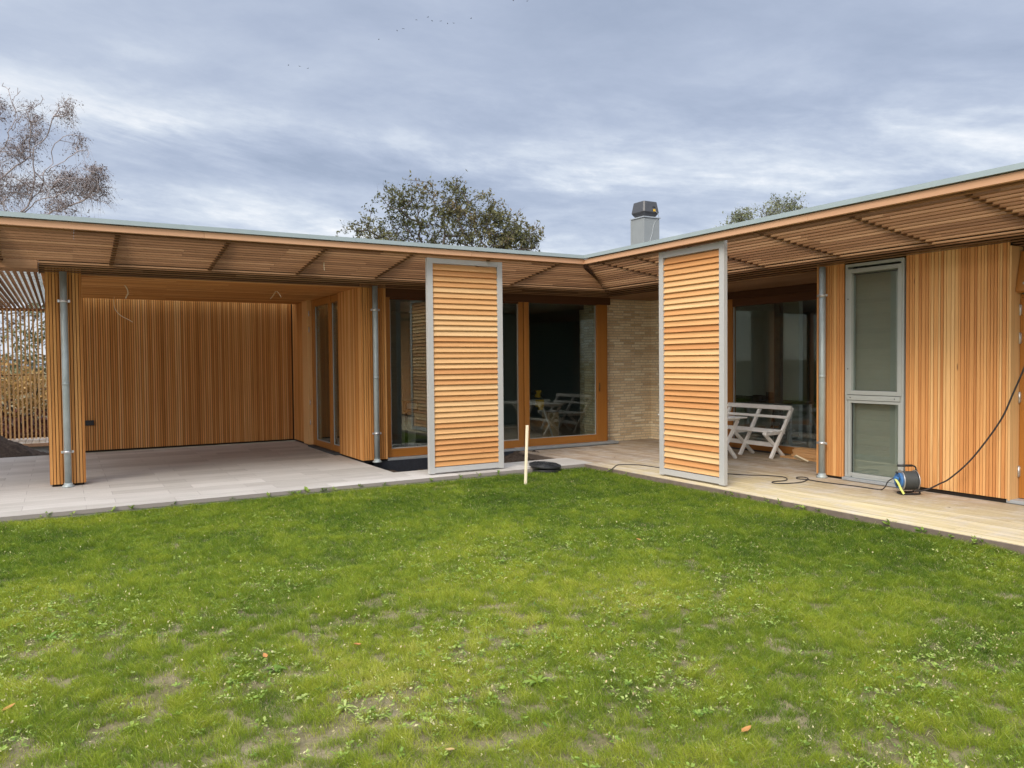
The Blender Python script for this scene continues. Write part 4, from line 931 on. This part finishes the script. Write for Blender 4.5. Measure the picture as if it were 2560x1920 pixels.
def tree(name, label, base, first, blobs, leafm, barkm, leaf_n, leaf_s, rtwig=.006, seed=1, tone=(0, 1), bare=(), cat='tree', group=None, droop=0.0, kexp=.42, step=.35, spread=.16, guides=(), sprays=3, slen=.34, gw=0):
    """blobs: (u, v, z, ru, rv, rz, n) in metres; u to the photo's right, v away from it"""
    r_ = np.random.default_rng(seed); base = np.array(base, float); U = _r0; V = np.array([_fw[0], _fw[1], 0]); V /= np.linalg.norm(V)
    tips = []; lf = []
    for (u, v, z, ru, rv, rz, n) in blobs:
        d = r_.normal(0, 1, (n, 3)); d /= np.linalg.norm(d, axis=1)[:, None]; rad = r_.random(n) ** .45
        q = d * rad[:, None] * np.array([ru, rv, rz]); tips.append(base[None] * [1, 1, 0] + (q[:, 0:1] + u) * U + (q[:, 1:2] + v) * V + (q[:, 2:3] + z) * np.array([0, 0, 1.])); lf += [1] * n
    for (u, v, z) in bare:
        tips.append((base * [1, 1, 0] + u * U + v * V + z * np.array([0, 0, 1.]))[None]); lf.append(0)
    tips = np.vstack(tips); lf = np.array(lf)
    o = thing(name, label, cat, tuple(base), group)
    fst = base * [1, 1, 0] + first[0] * U + first[1] * V + first[2] * np.array([0, 0, 1.])
    G = [[base * [1, 1, 0] + u * U + v * V + z * np.array([0, 0, 1.]) for (u, v, z) in gd] for gd in guides]
    A, par, tipid = grow(tips, base, fst, step, seed, G)
    cnt = np.zeros(len(A)); cnt[tipid] = 1
    for i in range(len(A) - 1, 0, -1):
        if cnt[i] == 0: cnt[i] = 1
        cnt[par[i]] += cnt[i] * 1.0
    rad = rtwig * np.power(np.maximum(cnt, 1), kexp)
    if droop: A[:, 2] -= 0
    # tubes: 4-sided segment per edge
    i = np.arange(1, len(A)); P0 = A[par[1:]]; P1 = A[1:]; r0 = np.minimum(rad[par[1:]], rad[1:] * 1.5); r1 = rad[1:]
    d = P1 - P0; d /= np.linalg.norm(d, axis=1)[:, None] + 1e-9; ref = np.where(np.abs(d[:, 2:3]) < .9, [[0, 0, 1.]], [[1., 0, 0]])
    u_ = np.cross(d, ref); u_ /= np.linalg.norm(u_, axis=1)[:, None]; v_ = np.cross(d, u_); K = 5
    ang = np.arange(K) * 2 * np.pi / K; vs = np.zeros((len(i), 2 * K, 3))
    for k in range(K):
        c_, s_ = math.cos(ang[k]), math.sin(ang[k]); vs[:, k] = P0 + (u_ * c_ + v_ * s_) * r0[:, None]; vs[:, K + k] = P1 + (u_ * c_ + v_ * s_) * r1[:, None]
    b_ = (np.arange(len(i)) * 2 * K)[:, None, None]; quad = np.array([[k, (k + 1) % K, K + (k + 1) % K, K + k] for k in range(K)])[None]
    fl = (b_ + quad).reshape(-1); off = base
    tr_ = raw_mesh('trunk', vs.reshape(-1, 3) - off, fl, np.full(len(i) * K, 4), barkm, np.full(len(i) * 2 * K, .5), o)
    # leaves: hang in sprays around the outer twigs
    tn_ = tipid[lf[np.argsort(np.argsort(tipid))] == 1] if False else tipid
    lfo = []
    order_tips = A[tipid]; dmin = None
    leafy = []
    for t_i, tid in enumerate(tipid):
        # leafy unless it coincides with a bare tip
        if len(bare) and np.min(np.linalg.norm(tips[lf == 0] - A[tid], axis=1)) < 1e-3: continue
        leafy.append(tid)
    # thin drooping sprays at every leafy tip carry the leaves
    leafy = np.array(leafy); st_ = np.repeat(leafy, sprays); ns = len(st_); sa = A[st_] + (A[par[st_]] - A[st_]) * r_.random(ns)[:, None]
    dr = r_.normal(0, 1, (ns, 3)); dr /= np.linalg.norm(dr, axis=1)[:, None]; out_ = A[st_] - A[par[st_]]; out_ /= np.linalg.norm(out_, axis=1)[:, None] + 1e-9
    dr = dr * .8 + out_ * .7; dr /= np.linalg.norm(dr, axis=1)[:, None]; Ls = slen * r_.uniform(.5, 1.3, ns)[:, None]
    sm = sa + dr * Ls * .55; se = sa + dr * Ls - np.array([0, 0, 1.]) * droop * Ls * r_.uniform(.5, 1.6, ns)[:, None]
    tw = []; w_r = rtwig * .55
    for (p_, q_, ra, rb) in ((sa, sm, w_r, w_r * .8), (sm, se, w_r * .8, w_r * .35)):
        d2 = q_ - p_; d2 /= np.linalg.norm(d2, axis=1)[:, None] + 1e-9; uu = np.cross(d2, np.array([.31, .52, .79])); uu /= np.linalg.norm(uu, axis=1)[:, None] + 1e-9; vv = np.cross(d2, uu); bb = np.zeros((ns, 6, 3))
        for k in range(3):
            c_, s_ = math.cos(k * 2.0944), math.sin(k * 2.0944); bb[:, k] = p_ + (uu * c_ + vv * s_) * ra; bb[:, 3 + k] = q_ + (uu * c_ + vv * s_) * rb
        tw.append(bb)
    tw = np.concatenate(tw); qd = np.array([[0, 1, 4, 3], [1, 2, 5, 4], [2, 0, 3, 5]])[None]; fl2 = ((np.arange(len(tw)) * 6)[:, None, None] + qd).reshape(-1)
    raw_mesh('twigs', tw.reshape(-1, 3) - off, fl2, np.full(len(tw) * 3, 4), barkm, np.full(len(tw) * 6, .5), o)
    pk = r_.integers(0, ns, leaf_n); t1 = r_.uniform(.15, 1, leaf_n)[:, None]
    ctr = np.where(t1 < .55, sa[pk] + (sm[pk] - sa[pk]) * t1 / .55, sm[pk] + (se[pk] - sm[pk]) * (t1 - .55) / .45) + r_.normal(0, spread * .22, (leaf_n, 3))
    a1 = r_.normal(0, 1, (leaf_n, 3)); a1[:, 2] -= .4; a1 /= np.linalg.norm(a1, axis=1)[:, None]; a2 = np.cross(a1, r_.normal(0, 1, (leaf_n, 3))); a2 /= np.linalg.norm(a2, axis=1)[:, None]
    sz = leaf_s * r_.uniform(.6, 1.35, leaf_n)[:, None]
    q = np.stack([ctr - a1 * sz, ctr + a2 * sz * .42, ctr + a1 * sz, ctr - a2 * sz * .42], 1) - off
    cl = vnoise(ctr[:, 0] + ctr[:, 2], ctr[:, 1] - ctr[:, 2], .9, seed + 5)
    tv = np.clip(tone[0] + (tone[1] - tone[0]) * (.65 * cl + .35 * r_.random(leaf_n)), 0, 1)
    raw_mesh('crown', q.reshape(-1, 3), np.arange(leaf_n * 4), np.full(leaf_n, 4), leafm, np.repeat(tv, 4), o)
    return o
def at(pxx, d):   # ground point under a photo column at distance d
    q = pix(pxx, 900, 2, 0) if False else None
    dr = _fw * FPX + _r * (pxx - 1280) - _u * (900 - 960); dr = dr / (dr @ _fw); return CAM + dr * d
def uz(x, y, d, x0):  # photo point -> (u, z) for a tree centred under x0
    k = d / FPX; q = CAM + (_fw * FPX + _r * (x - 1280) - _u * (y - 960)) * k; b = at(x0, d)
    return (q - b) @ _r0, q[2]
def B(x, y, rx_, ry_, n, d, x0, dep=1.0, v=0.0):
    u, z = uz(x, y, d, x0); k = d / FPX; return (u, v, z, rx_ * k, max(rx_, ry_) * k * dep, ry_ * k, n)
D = 24.0; x0 = 1125; b0 = at(x0, D); b0[2] = ZL
bl = [B(940, 560, 45, 45, 22, D, x0), B(885, 575, 30, 18, 8, D, x0), B(985, 500, 45, 50, 34, D, x0), B(1050, 490, 45, 45, 36, D, x0), B(1060, 570, 70, 55, 50, D, x0),
      B(1140, 475, 28, 34, 26, D, x0), B(1150, 540, 70, 55, 80, D, x0), B(1215, 540, 55, 55, 70, D, x0), B(1260, 580, 65, 50, 90, D, x0), B(1310, 600, 48, 45, 50, D, x0), B(1180, 610, 120, 50, 130, D, x0), B(1335, 600, 30, 35, 18, D, x0), B(1140, 690, 190, 70, 110, D, x0), B(960, 640, 80, 40, 50, D, x0), B(925, 590, 45, 40, 26, D, x0), B(1000, 600, 55, 45, 50, D, x0), B(1010, 540, 40, 45, 30, D, x0), B(1110, 520, 40, 40, 30, D, x0)]
tree('olive_green_tree', 'broad dark olive-leaved tree rising above the roof left of the chimney', b0, (0.1, 0, 3.0), bl, M['leaf_olive'], M['bark'], 15000, .052, .0055, 5, spread=.19)
D = 20.0; x0 = -30; b0 = at(x0, D); b0[2] = ZL
bl = [B(110, 301, 26, 26, 22, D, x0), B(172, 285, 22, 24, 20, D, x0), B(186, 347, 20, 22, 12, D, x0), B(80, 336, 28, 28, 22, D, x0), B(57, 385, 42, 38, 40, D, x0), B(11, 278, 22, 34, 18, D, x0), B(137, 455, 45, 35, 45, D, x0), B(195, 458, 42, 30, 55, D, x0), B(258, 442, 24, 24, 34, D, x0), B(235, 470, 32, 26, 34, D, x0), B(57, 470, 60, 40, 55, D, x0), B(160, 515, 45, 25, 30, D, x0), B(5, 480, 50, 50, 45, D, x0), B(-60, 400, 70, 110, 110, D, x0), B(-120, 480, 70, 80, 70, D, x0), B(-40, 250, 40, 50, 40, D, x0), B(60, 560, 110, 50, 60, D, x0), B(0, 650, 90, 60, 50, D, x0)]
bare = [(*uz(x, y, D, x0)[:1], 0, uz(x, y, D, x0)[1]) for x, y in ((22, 214), (18, 222), (57, 226), (63, 234), (114, 244), (122, 256), (104, 265), (96, 278), (224, 376), (229, 397), (212, 384), (284, 520), (264, 507), (38, 226), (240, 500), (150, 262), (196, 270))]
bl = [(u, v + random.uniform(-.3, .3), z, ru, rv, rz, n) for (u, v, z, ru, rv, rz, n) in bl]
def GP(lst): return [(*(lambda q: (q[0], random.uniform(-.15, .15), q[1]))(uz(x, y, D, x0)),) for x, y in lst]
gds = [GP(l) for l in (
    [(-28, 640), (-12, 560), (-2, 490), (2, 430), (12, 390), (30, 362), (38, 330), (46, 295), (53, 262), (57, 238)], [(38, 330), (62, 305), (86, 284), (104, 264), (118, 248)], [(46, 296), (70, 286), (92, 276), (100, 268)],
    [(57, 300), (44, 262), (36, 236), (26, 222)], [(-20, 620), (20, 575), (66, 532), (86, 500), (106, 468), (124, 438), (131, 410), (133, 385)], [(86, 500), (92, 450), (95, 410), (102, 375), (118, 350), (138, 318), (150, 292), (162, 274), (184, 262)],
    [(124, 438), (142, 424), (162, 410), (190, 391), (212, 380), (224, 378), (229, 398)], [(60, 545), (104, 542), (139, 531), (164, 522), (186, 514), (220, 497), (236, 478), (243, 462), (258, 444)], [(220, 497), (245, 500), (268, 508), (282, 520)],
    [(66, 532), (110, 505), (150, 496), (196, 470)], [(2, 430), (20, 450), (60, 420), (78, 390), (84, 350)], [(-10, 520), (-14, 430), (-4, 340), (8, 280), (18, 228)], [(133, 385), (148, 365), (172, 345), (192, 338)], [(100, 440), (128, 470), (160, 455), (205, 448)],
    [(-20, 560), (-60, 480), (-80, 400), (-90, 330)], [(-14, 430), (-50, 350), (-60, 280)])]
tree('birch_tree', 'tall half-bare birch with drooping twigs at the left edge behind the roof', b0, (.05, 0, 2.2), bl, M['leaf_birch'], M['birch_bark'], 12500, .026, .0062, 9, bare=bare, droop=.55, kexp=.27, spread=.16, guides=gds, sprays=5, slen=.40, step=.22)
D = 30.0; x0 = 1925; b0 = at(x0, D); b0[2] = ZL
bl = [B(1950, 520, 45, 28, 60, D, x0), B(1990, 522, 26, 26, 24, D, x0), B(1925, 545, 60, 30, 60, D, x0), B(1960, 620, 110, 70, 90, D, x0)]
tree('small_leafy_tree', 'grey-green treetop showing above the roof right of the chimney', b0, (0, 0, 3.4), bl, M['leaf_green'], M['bark'], 3200, .045, .005, 13, spread=.24)
D = 27.0; x0 = 1850; b0 = at(x0, D); b0[2] = ZL
bl = [B(1850, 545, 38, 16, 40, D, x0), B(1835, 570, 40, 22, 40, D, x0), B(1850, 640, 70, 60, 70, D, x0)]
tree('small_leafy_tree', 'lower pale green treetop just right of the chimney above the roof', b0, (0, 0, 3.0), bl, M['leaf_green'], M['bark'], 2200, .045, .005, 14, tone=(.35, 1), spread=.14)
# bushes behind the screen
for (nm, lb, X, Y, lm, bl, nl, ls, sd_, kw) in (
    ('autumn_bush', 'golden-leaved autumn bush seen through the slatted screen', -7.7, 12.2, 'leaf_gold', [(0, 0, 1.0, .9, .6, .7, 70), (-1.3, .2, .9, .8, .6, .7, 50), (.9, .1, .7, .6, .5, .6, 30)], 5000, .05, 21, dict(cat='bush')),
    ('green_tree', 'dark green tree behind the golden bush and the slatted screen', -7.0, 15.5, 'leaf_green', [(0, 0, 2.1, 1.3, 1.2, 1.3, 120), (-1.8, 0, 1.6, 1.0, 1.0, 1.0, 70), (.3, 0, 3.4, .8, .8, .8, 40), (1.5, 0, 2.4, 1, 1, 1.4, 60)], 7000, .055, 22, {}),
    ('green_tree', 'thin pale-leaved tree against the sky behind the screen, left of the green one', -9.6, 17.5, 'leaf_birch', [(0, 0, 3.2, 1.6, 1.2, 1.6, 120), (1.8, 0, 3.6, 1.2, 1.2, 1.2, 60)], 3800, .045, 23, {})):
    tree(nm, lb, (X, Y, ZL), (0, 0, .3 if 'bush' in nm else 1.2), bl, M[lm], M['bark'], nl, ls, .005, sd_, spread=.14, step=.25, **kw)
# undergrowth
def cards(name, n, cfun, size, mt_, seed, tone=(0, 1)):
    r_ = np.random.default_rng(seed); c = cfun(r_, n); a1 = r_.normal(0, 1, (n, 3)); a1 /= np.linalg.norm(a1, axis=1)[:, None]; a2 = np.cross(a1, r_.normal(0, 1, (n, 3))); a2 /= np.linalg.norm(a2, axis=1)[:, None]
    sz = size * r_.uniform(.5, 1.4, n)[:, None]; q = np.stack([c - a1 * sz, c + a2 * sz * .5, c + a1 * sz, c - a2 * sz * .5], 1)
    return raw_mesh(name, q.reshape(-1, 3), np.arange(4 * n), np.full(n, 4), mt_, np.repeat(tone[0] + (tone[1] - tone[0]) * r_.random(n), 4))
ug = cards('undergrowth', 9000, lambda r_, n: np.stack([r_.uniform(-14, -5.5, n), r_.uniform(11.0, 13.5, n), ZL + np.abs(r_.normal(0, .25, n))], -1), .06, M['leaf_red'], 31)
tag(ug, 'dark red-brown undergrowth below the bushes behind the slatted screen', 'undergrowth', kind='stuff')

# ------------------------------------------------------------------ birds
def bird(pxx, pyy, d, roll, label):
    p = CAM + (_fw * FPX + _r * (pxx - 1280) - _u * (pyy - 960)) * (d / FPX); hd = np.array([-math.cos(roll), math.sin(roll), 0]); sdv = np.array([math.sin(roll), math.cos(roll), 0]); up = np.array([0, 0, 1.])
    b = MB(); L = .15
    b.tube([p - hd * L, p - hd * L * .5, p, p + hd * L * .5, p + hd * L * .8, p + hd * L * 1.05], [.02, .05, .075, .065, .04, .008], 8)
    o = b.build('bird', M['bird'])
    for s in (-1, 1):
        v = [p + hd * .10, p - hd * .10, p + sdv * s * .2 - hd * .09 + up * .12, p + sdv * s * .2 + hd * .08 + up * .13, p + sdv * s * .42 - hd * .12 + up * (.02 + .1 * math.sin(roll * 7)), p + hd * .02 + sdv * s * .38 + up * .04]
        wv = MB(); wv.add(v + [q - up * .008 for q in v], [(0, 1, 2, 3), (3, 2, 4, 5), (6, 9, 8, 7), (9, 11, 10, 8), (0, 3, 9, 6), (3, 5, 11, 9), (1, 7, 8, 2), (2, 8, 10, 4), (4, 10, 11, 5)]); wo = wv.build('wing', M['bird'], None); wo.parent = o
    tag(o, label, 'bird', 'flock of small dark birds high in the sky')
bp = [(721, 163, 'leftmost bird of the low trio in the upper left sky'), (749, 166, 'middle bird of the low trio in the upper left sky'), (770, 171, 'rightmost bird of the low trio in the upper left sky'),
      (993, 77, 'lower left bird of the close pair under the long row'), (1008, 72, 'upper right bird of the close pair under the long row'), (947, 99, 'lone faint bird below and left of the close pair'),
      (1041, 50, 'first bird at the left end of the long row'), (1070, 43, 'highest bird of the long row, second from its left end'), (1080, 52, 'third bird from the left end of the long row'), (1102, 53, 'fourth bird from the left end of the long row'), (1119, 59, 'left one of the two adjoining low birds in the long row'), (1134, 58, 'right one of the two adjoining low birds in the long row'), (1178, 46, 'last bird at the right end of the long row'),
      (1283, 1, 'left bird at the very top edge of the sky'), (1318, 3, 'right bird near the very top edge of the sky')]
for k, (x, y, lb) in enumerate(bp): bird(x, y, 230, k * 1.3, lb)

# ------------------------------------------------------------------ lawn
BARE = [(-5.83, -5.25, .30, .17), (-5.62, -5.97, .30, .16), (-5.89, -6.27, .28, .14), (-6.37, -5.39, .28, .11), (-6.05, -4.98, .30, .10), (-6.68, -5.49, .28, .09), (-7.14, -2.9, .3, .13), (-4.01, -7.12, .55, -.24), (-3.5, -6.9, .6, -.12), (-5.2, -6.75, .4, -.14), (-4.5, -6.3, .4, -.06)]
def bare_mask(x, y):
    """0 = full sward, 1 = bare earth"""
    dist = np.hypot(x - CAM[0], y - CAM[1])
    n = .36 * vnoise(x, y, .6, 41) + .32 * vnoise(x, y, .22, 42) + .32 * vnoise(x, y, .085, 43)
    worn = .0 + np.clip((5.6 - dist) / 3.2, 0, .40)
    for (cx_, cy2, s, k) in ((-5.8, -5.5, .9, .10), (-6.3, -6.2, .8, .10), (-5.4, -6.3, .7, .10), (-4.2, -6.6, .9, .02), (-6.9, -5.9, .6, .06), (-3.6, -4.8, .7, .03)):
        worn = worn + k * 5 * np.exp(-((x - cx_) ** 2 + (y - cy2) ** 2) / s ** 2)
    for (px0, py0, sg, am) in BARE: n = n + am * np.exp(-((x - px0) ** 2 + (y - py0) ** 2) / sg ** 2)
    thr = .83 - .26 * np.clip(worn, 0, 1.25)
    return np.clip((n - thr) / .16 + .5, 0, 1)
NB = int(__import__('os').environ.get('NBLADES', 0)) or 1900000
def sample_pts(n, seed, near=True):
    r_ = np.random.default_rng(seed); X = r_.uniform(-13.2, -.035, n * 4); Y = r_.uniform(-9.2, -.01, n * 4)
    rel = np.stack([X - CAM[0], Y - CAM[1]], -1); dep = rel @ _fw[:2]; lat = rel @ _r0[:2]; dist = np.hypot(X - CAM[0], Y - CAM[1])
    inside = (dep > 2.4) & (np.abs(lat) < dep * .72 + .8)
    dens = np.where(inside, np.clip(1.35 - dist * .085, .42, 1.0), .16)
    keep = r_.random(len(X)) < dens; return X[keep], Y[keep], r_
X, Y, r_ = sample_pts(int(NB * .6), 51)
bm_ = bare_mask(X, Y); gap_ = vnoise(X, Y, .055, 91) * .6 + vnoise(X, Y, .14, 92) * .4; keep = r_.random(len(X)) < (1 - .92 * bm_) * np.clip((gap_ - .24) / .20, np.clip((np.hypot(X - CAM[0], Y - CAM[1]) - 4.2) / 4, .10, .8), 1); X, Y, bm_ = X[keep], Y[keep], bm_[keep]
edge = np.minimum(-X, -Y); keep = r_.random(len(X)) < np.clip((edge - .0) / .10 * (.5 + vnoise(X, Y, .15, 66)), .05, 1); X, Y, bm_ = X[keep], Y[keep], bm_[keep]
if len(X) > NB: X, Y, bm_ = X[:NB], Y[:NB], bm_[:NB]
n = len(X); dist = np.hypot(X - CAM[0], Y - CAM[1])
cl = vnoise(X, Y, .9, 61); cl2 = vnoise(X, Y, .22, 62); cl3 = vnoise(X, Y, .055, 91)
H_ = (.010 + .016 * cl2 + .024 * cl3) * r_.uniform(.55, 1.25, n) * (1 - .45 * bm_) * (1.0 + .25 * cl)
Wd = (.0011 + .00016 * dist) * r_.uniform(.8, 1.3, n)
az = r_.uniform(0, 2 * np.pi, n); lean = r_.uniform(.2, 2.0, n) * H_ * .9
# mown tufts lie in shared directions
az = az * .8 + (vnoise(X, Y, .12, 64) * 4 * np.pi) * .2
dx, dy = np.cos(az), np.sin(az); fx, fy = -dy, dx
ph = r_.uniform(0, np.pi, n); wx, wy = np.cos(ph) * Wd / 2, np.sin(ph) * Wd / 2
z0 = ZL - .004
v = np.zeros((n, 5, 3), np.float32)
v[:, 0] = np.stack([X - wx, Y - wy, np.full(n, z0)], -1); v[:, 1] = np.stack([X + wx, Y + wy, np.full(n, z0)], -1)
mx_, my_ = X + dx * lean * .35, Y + dy * lean * .35
v[:, 2] = np.stack([mx_ + wx * .8, my_ + wy * .8, ZL + H_ * .62], -1); v[:, 3] = np.stack([mx_ - wx * .8, my_ - wy * .8, ZL + H_ * .62], -1)
v[:, 4] = np.stack([X + dx * lean, Y + dy * lean, ZL + H_], -1)
idx = (np.arange(n) * 5)[:, None] + np.array([0, 1, 2, 3, 3, 2, 4])[None]
lt = np.tile([4, 3], n)
yel = vnoise(X, Y, 1.7, 71) * .55 + vnoise(X, Y, .5, 72) * .45
tv = .04 + .62 * yel + .42 * (cl3 - .5) + .22 * (cl2 - .5) + r_.normal(0, .10, n) + .12 * np.clip((6.5 - dist) / 4, 0, 1) + .15 * bm_
tv -= .17 * np.clip((dist - 6.0) / 5, 0, 1)
tv = np.where(r_.random(n) < .025 + .05 * bm_, r_.uniform(.9, 1, n), np.clip(tv, 0, .9))
gr = raw_mesh('lawn_grass', v.reshape(-1, 3), idx.reshape(-1), lt, M['grass'], np.repeat(tv, 5))
tag(gr, 'short green lawn grass with thin patches in the foreground', 'grass', kind='stuff')

# weeds: rosettes of small oval leaves
def rosettes(name, X, Y, size, nl, seed, mt_, tone, lift=.35):
    r_ = np.random.default_rng(seed); n = len(X); tot = n * nl
    c = np.repeat(np.stack([X, Y], -1), nl, 0); a = r_.uniform(0, 2 * np.pi, tot); L = np.repeat(size, nl) * r_.uniform(.55, 1.2, tot); wdt = L * np.repeat(r_.uniform(.28, .6, n), nl)
    el = r_.uniform(.05, lift * 2, tot); d = np.stack([np.cos(a) * np.cos(el), np.sin(a) * np.cos(el), np.sin(el)], -1); s = np.stack([-np.sin(a), np.cos(a), np.zeros(tot)], -1)
    base = np.stack([c[:, 0], c[:, 1], np.full(tot, ZL + .012) + r_.uniform(0, .018, tot)], -1) + d * L[:, None] * .15
    roll = r_.uniform(-.5, .5, tot)[:, None]; s = s + np.array([[0, 0, 1.]]) * roll
    v = np.stack([base, base + d * L[:, None] * .45 + s * wdt[:, None] * .5, base + d * L[:, None] - [0, 0, .15] * L[:, None], base + d * L[:, None] * .45 - s * wdt[:, None] * .5], 1)
    t_ = np.repeat(r_.uniform(tone[0], tone[1], n), nl) + r_.normal(0, .12, tot)
    return v.reshape(-1, 3), np.clip(np.repeat(t_, 4), 0, 1)
r_ = np.random.default_rng(77)
def scatter(n, seed, bias_far=.25):
    r_ = np.random.default_rng(seed); X = r_.uniform(-12, -.12, n * 6); Y = r_.uniform(-8.8, -.1, n * 6)
    d_ = np.hypot(X - CAM[0], Y - CAM[1]); bm = bare_mask(X, Y); cl = vnoise(X, Y, .6, 81)
    p = (.10 + .5 * (cl > .55)) * (bias_far + np.clip((8.5 - d_) / 5, 0, 1)) * (1 + 1.2 * bm)
    k = r_.random(len(X)) < p; return X[k][:n], Y[k][:n]
X, Y = scatter(11500, 82); sz = r_.uniform(.010, .028, len(X))
v, t_ = rosettes('w', X, Y, sz, 7, 83, None, (.1, .8))
wd_ = raw_mesh('lawn_weeds', v, np.arange(len(v)), np.full(len(v) // 4, 4), M['weed'], t_)
tag(wd_, 'small broad-leaved weeds and clover scattered through the lawn', 'weeds', kind='stuff')
X, Y = scatter(10500, 84, .30); sz = r_.uniform(.008, .020, len(X))
v, t_ = rosettes('l', X, Y, sz, 2, 85, None, (.3, .85), .6)
v[:, 2] += .012
lt_ = raw_mesh('leaf_litter', v, np.arange(len(v)), np.full(len(v) // 4, 4), M['litter'], np.clip(t_, 0, .9))
tag(lt_, 'dry straw-coloured leaf scraps lying in the lawn', 'leaf litter', kind='stuff')

r3 = np.random.default_rng(99); ne = 70; along = r3.uniform(0, 1, ne) ** .8; lf_ = r3.random(ne) < .62
X = np.where(lf_, -12 * along, r3.uniform(-.06, -.02, ne)); Y = np.where(lf_, r3.uniform(-.04, .01, ne), -8.5 * along)
v, t_ = rosettes('e', X, Y, r3.uniform(.03, .075, ne), 9, 98, None, (.05, .6), .62)
v[:, 2] += .01
ew = raw_mesh('edge_weeds', v, np.arange(len(v)), np.full(len(v) // 4, 4), M['weed'], t_)
tag(ew, 'small weeds growing up along the paving edge and the deck edge', 'weeds', kind='stuff')

def weed_plant(pxx, pyy, size, nl, label, tone, seed, wr=.3):
    c = pix(pxx, pyy, 2, ZL); r_ = np.random.default_rng(seed); b = MB()
    for k in range(nl):
        a = 2 * math.pi * k / nl + r_.normal(0, .25); el = r_.uniform(.12, .85); L = size * r_.uniform(.6, 1.15); wq = L * wr * r_.uniform(.8, 1.2)
        d = np.array([math.cos(a) * math.cos(el), math.sin(a) * math.cos(el), math.sin(el)]); s = np.array([-math.sin(a), math.cos(a), r_.uniform(-.3, .3)])
        p0 = c + np.array([0, 0, .012]); ws = (.12, .7, 1.0, .8, .1); vs = []
        for j, wj in enumerate(ws):
            t = j / 4; q = p0 + d * L * t - np.array([0, 0, L * .45 * t * t]); vs += [q - s * wq * wj / 2, q + np.array([0, 0, -wq * .12]), q + s * wq * wj / 2]
        fs = []
        for j in range(4):
            for h in (0, 1): o_ = j * 3 + h; fs.append((o_, o_ + 1, o_ + 4, o_ + 3))
        b.add(vs, fs, float(np.clip(tone + r_.normal(0, .1), 0, 1)), 0, True)
    tag(b.build('weed_plant', M['weed']), label, 'weed plant', 'larger weed plants in the lawn')
weed_plant(688, 1682, .085, 13, 'dark green leafy weed beside the bare sandy patch, lower left of the lawn', .12, 1, .28)
weed_plant(1192, 1812, .080, 8, 'pale broad-leaved weed standing alone at the bottom centre of the lawn', .62, 2, .38)
weed_plant(1345, 1712, .095, 16, 'large spreading weed rosette right of the bottom centre', .42, 3, .20)
weed_plant(1062, 1642, .060, 10, 'bright green weed tuft above the bottom centre of the lawn', .35, 4, .26)
weed_plant(122, 1602, .085, 14, 'blue-green weed clump near the left edge of the lawn', .2, 5, .25)
weed_plant(862, 1776, .070, 11, 'grey-green weed rosette between the bare patches', .7, 6, .18)
weed_plant(755, 1752, .05, 12, 'low pale weed cushion on the sandy soil left of the grey-green rosette', .8, 7, .35)
weed_plant(330, 1825, .06, 11, 'curly light green weed at the bottom left of the lawn', .55, 8, .3)
for k, (x, y, s, lb) in enumerate(((1537, 1143, .022, 'dark curled leaf on the deck before the brick wall'), (1915, 1152, .026, 'dark curled leaf on the deck below the white bench'), (2372, 1268, .022, 'small dark leaf on the deck right of the cable reel'), (1770, 1158, .018, 'dark leaf scrap on the deck behind the right louvre screen'))):
    c = pix(x, y, 2, .006); b = MB(); a = k * 1.3; u1 = np.array([math.cos(a), math.sin(a), .1]); u2 = np.array([-math.sin(a), math.cos(a), .3])
    vs = [c - u1 * s, c - u1 * s * .3 + u2 * s * .5, c + u1 * s * .5 + u2 * s * .4, c + u1 * s * 1.1, c + u1 * s * .5 - u2 * s * .1, c - u1 * s * .3 - u2 * s * .1 + np.array([0, 0, .004]), c]
    b.add(vs, [(6, i, (i + 1) % 6) for i in range(6)], .0); tag(b.build('fallen_leaf', M['leaf_red']), lb, 'fallen leaf', 'dark leaves on the deck')
for k, (x, y, s, lb) in enumerate(((1865, 1822, .028, 'orange fallen leaf at the lower right of the lawn'), (663, 1638, .022, 'orange fallen leaf beside the dark green weed'), (894, 1609, .024, 'red-brown fallen leaf in the middle of the lawn'), (1124, 1872, .026, 'yellow-orange fallen leaf near the bottom centre'), (20, 1768, .03, 'brown fallen leaf at the left edge of the lawn'), (1598, 1348, .024, 'rusty fallen leaf far up the lawn'))):
    c = pix(x, y, 2, ZL + .035); b = MB(); a = k * 1.7
    u1 = np.array([math.cos(a), math.sin(a), .25]); u2 = np.array([-math.sin(a), math.cos(a), -.1]); 
    vs = [c - u1 * s, c - u1 * s * .3 + u2 * s * .62, c + u1 * s * .5 + u2 * s * .45, c + u1 * s * 1.15, c + u1 * s * .5 - u2 * s * .45, c - u1 * s * .3 - u2 * s * .62, c + np.array([0, 0, -s * .3])]
    b.add(vs, [(6, i, (i + 1) % 6) for i in range(6)], 1.0 if k != 3 else .93); tag(b.build('fallen_leaf', M['litter']), lb, 'fallen leaf', 'single fallen leaves on the lawn')
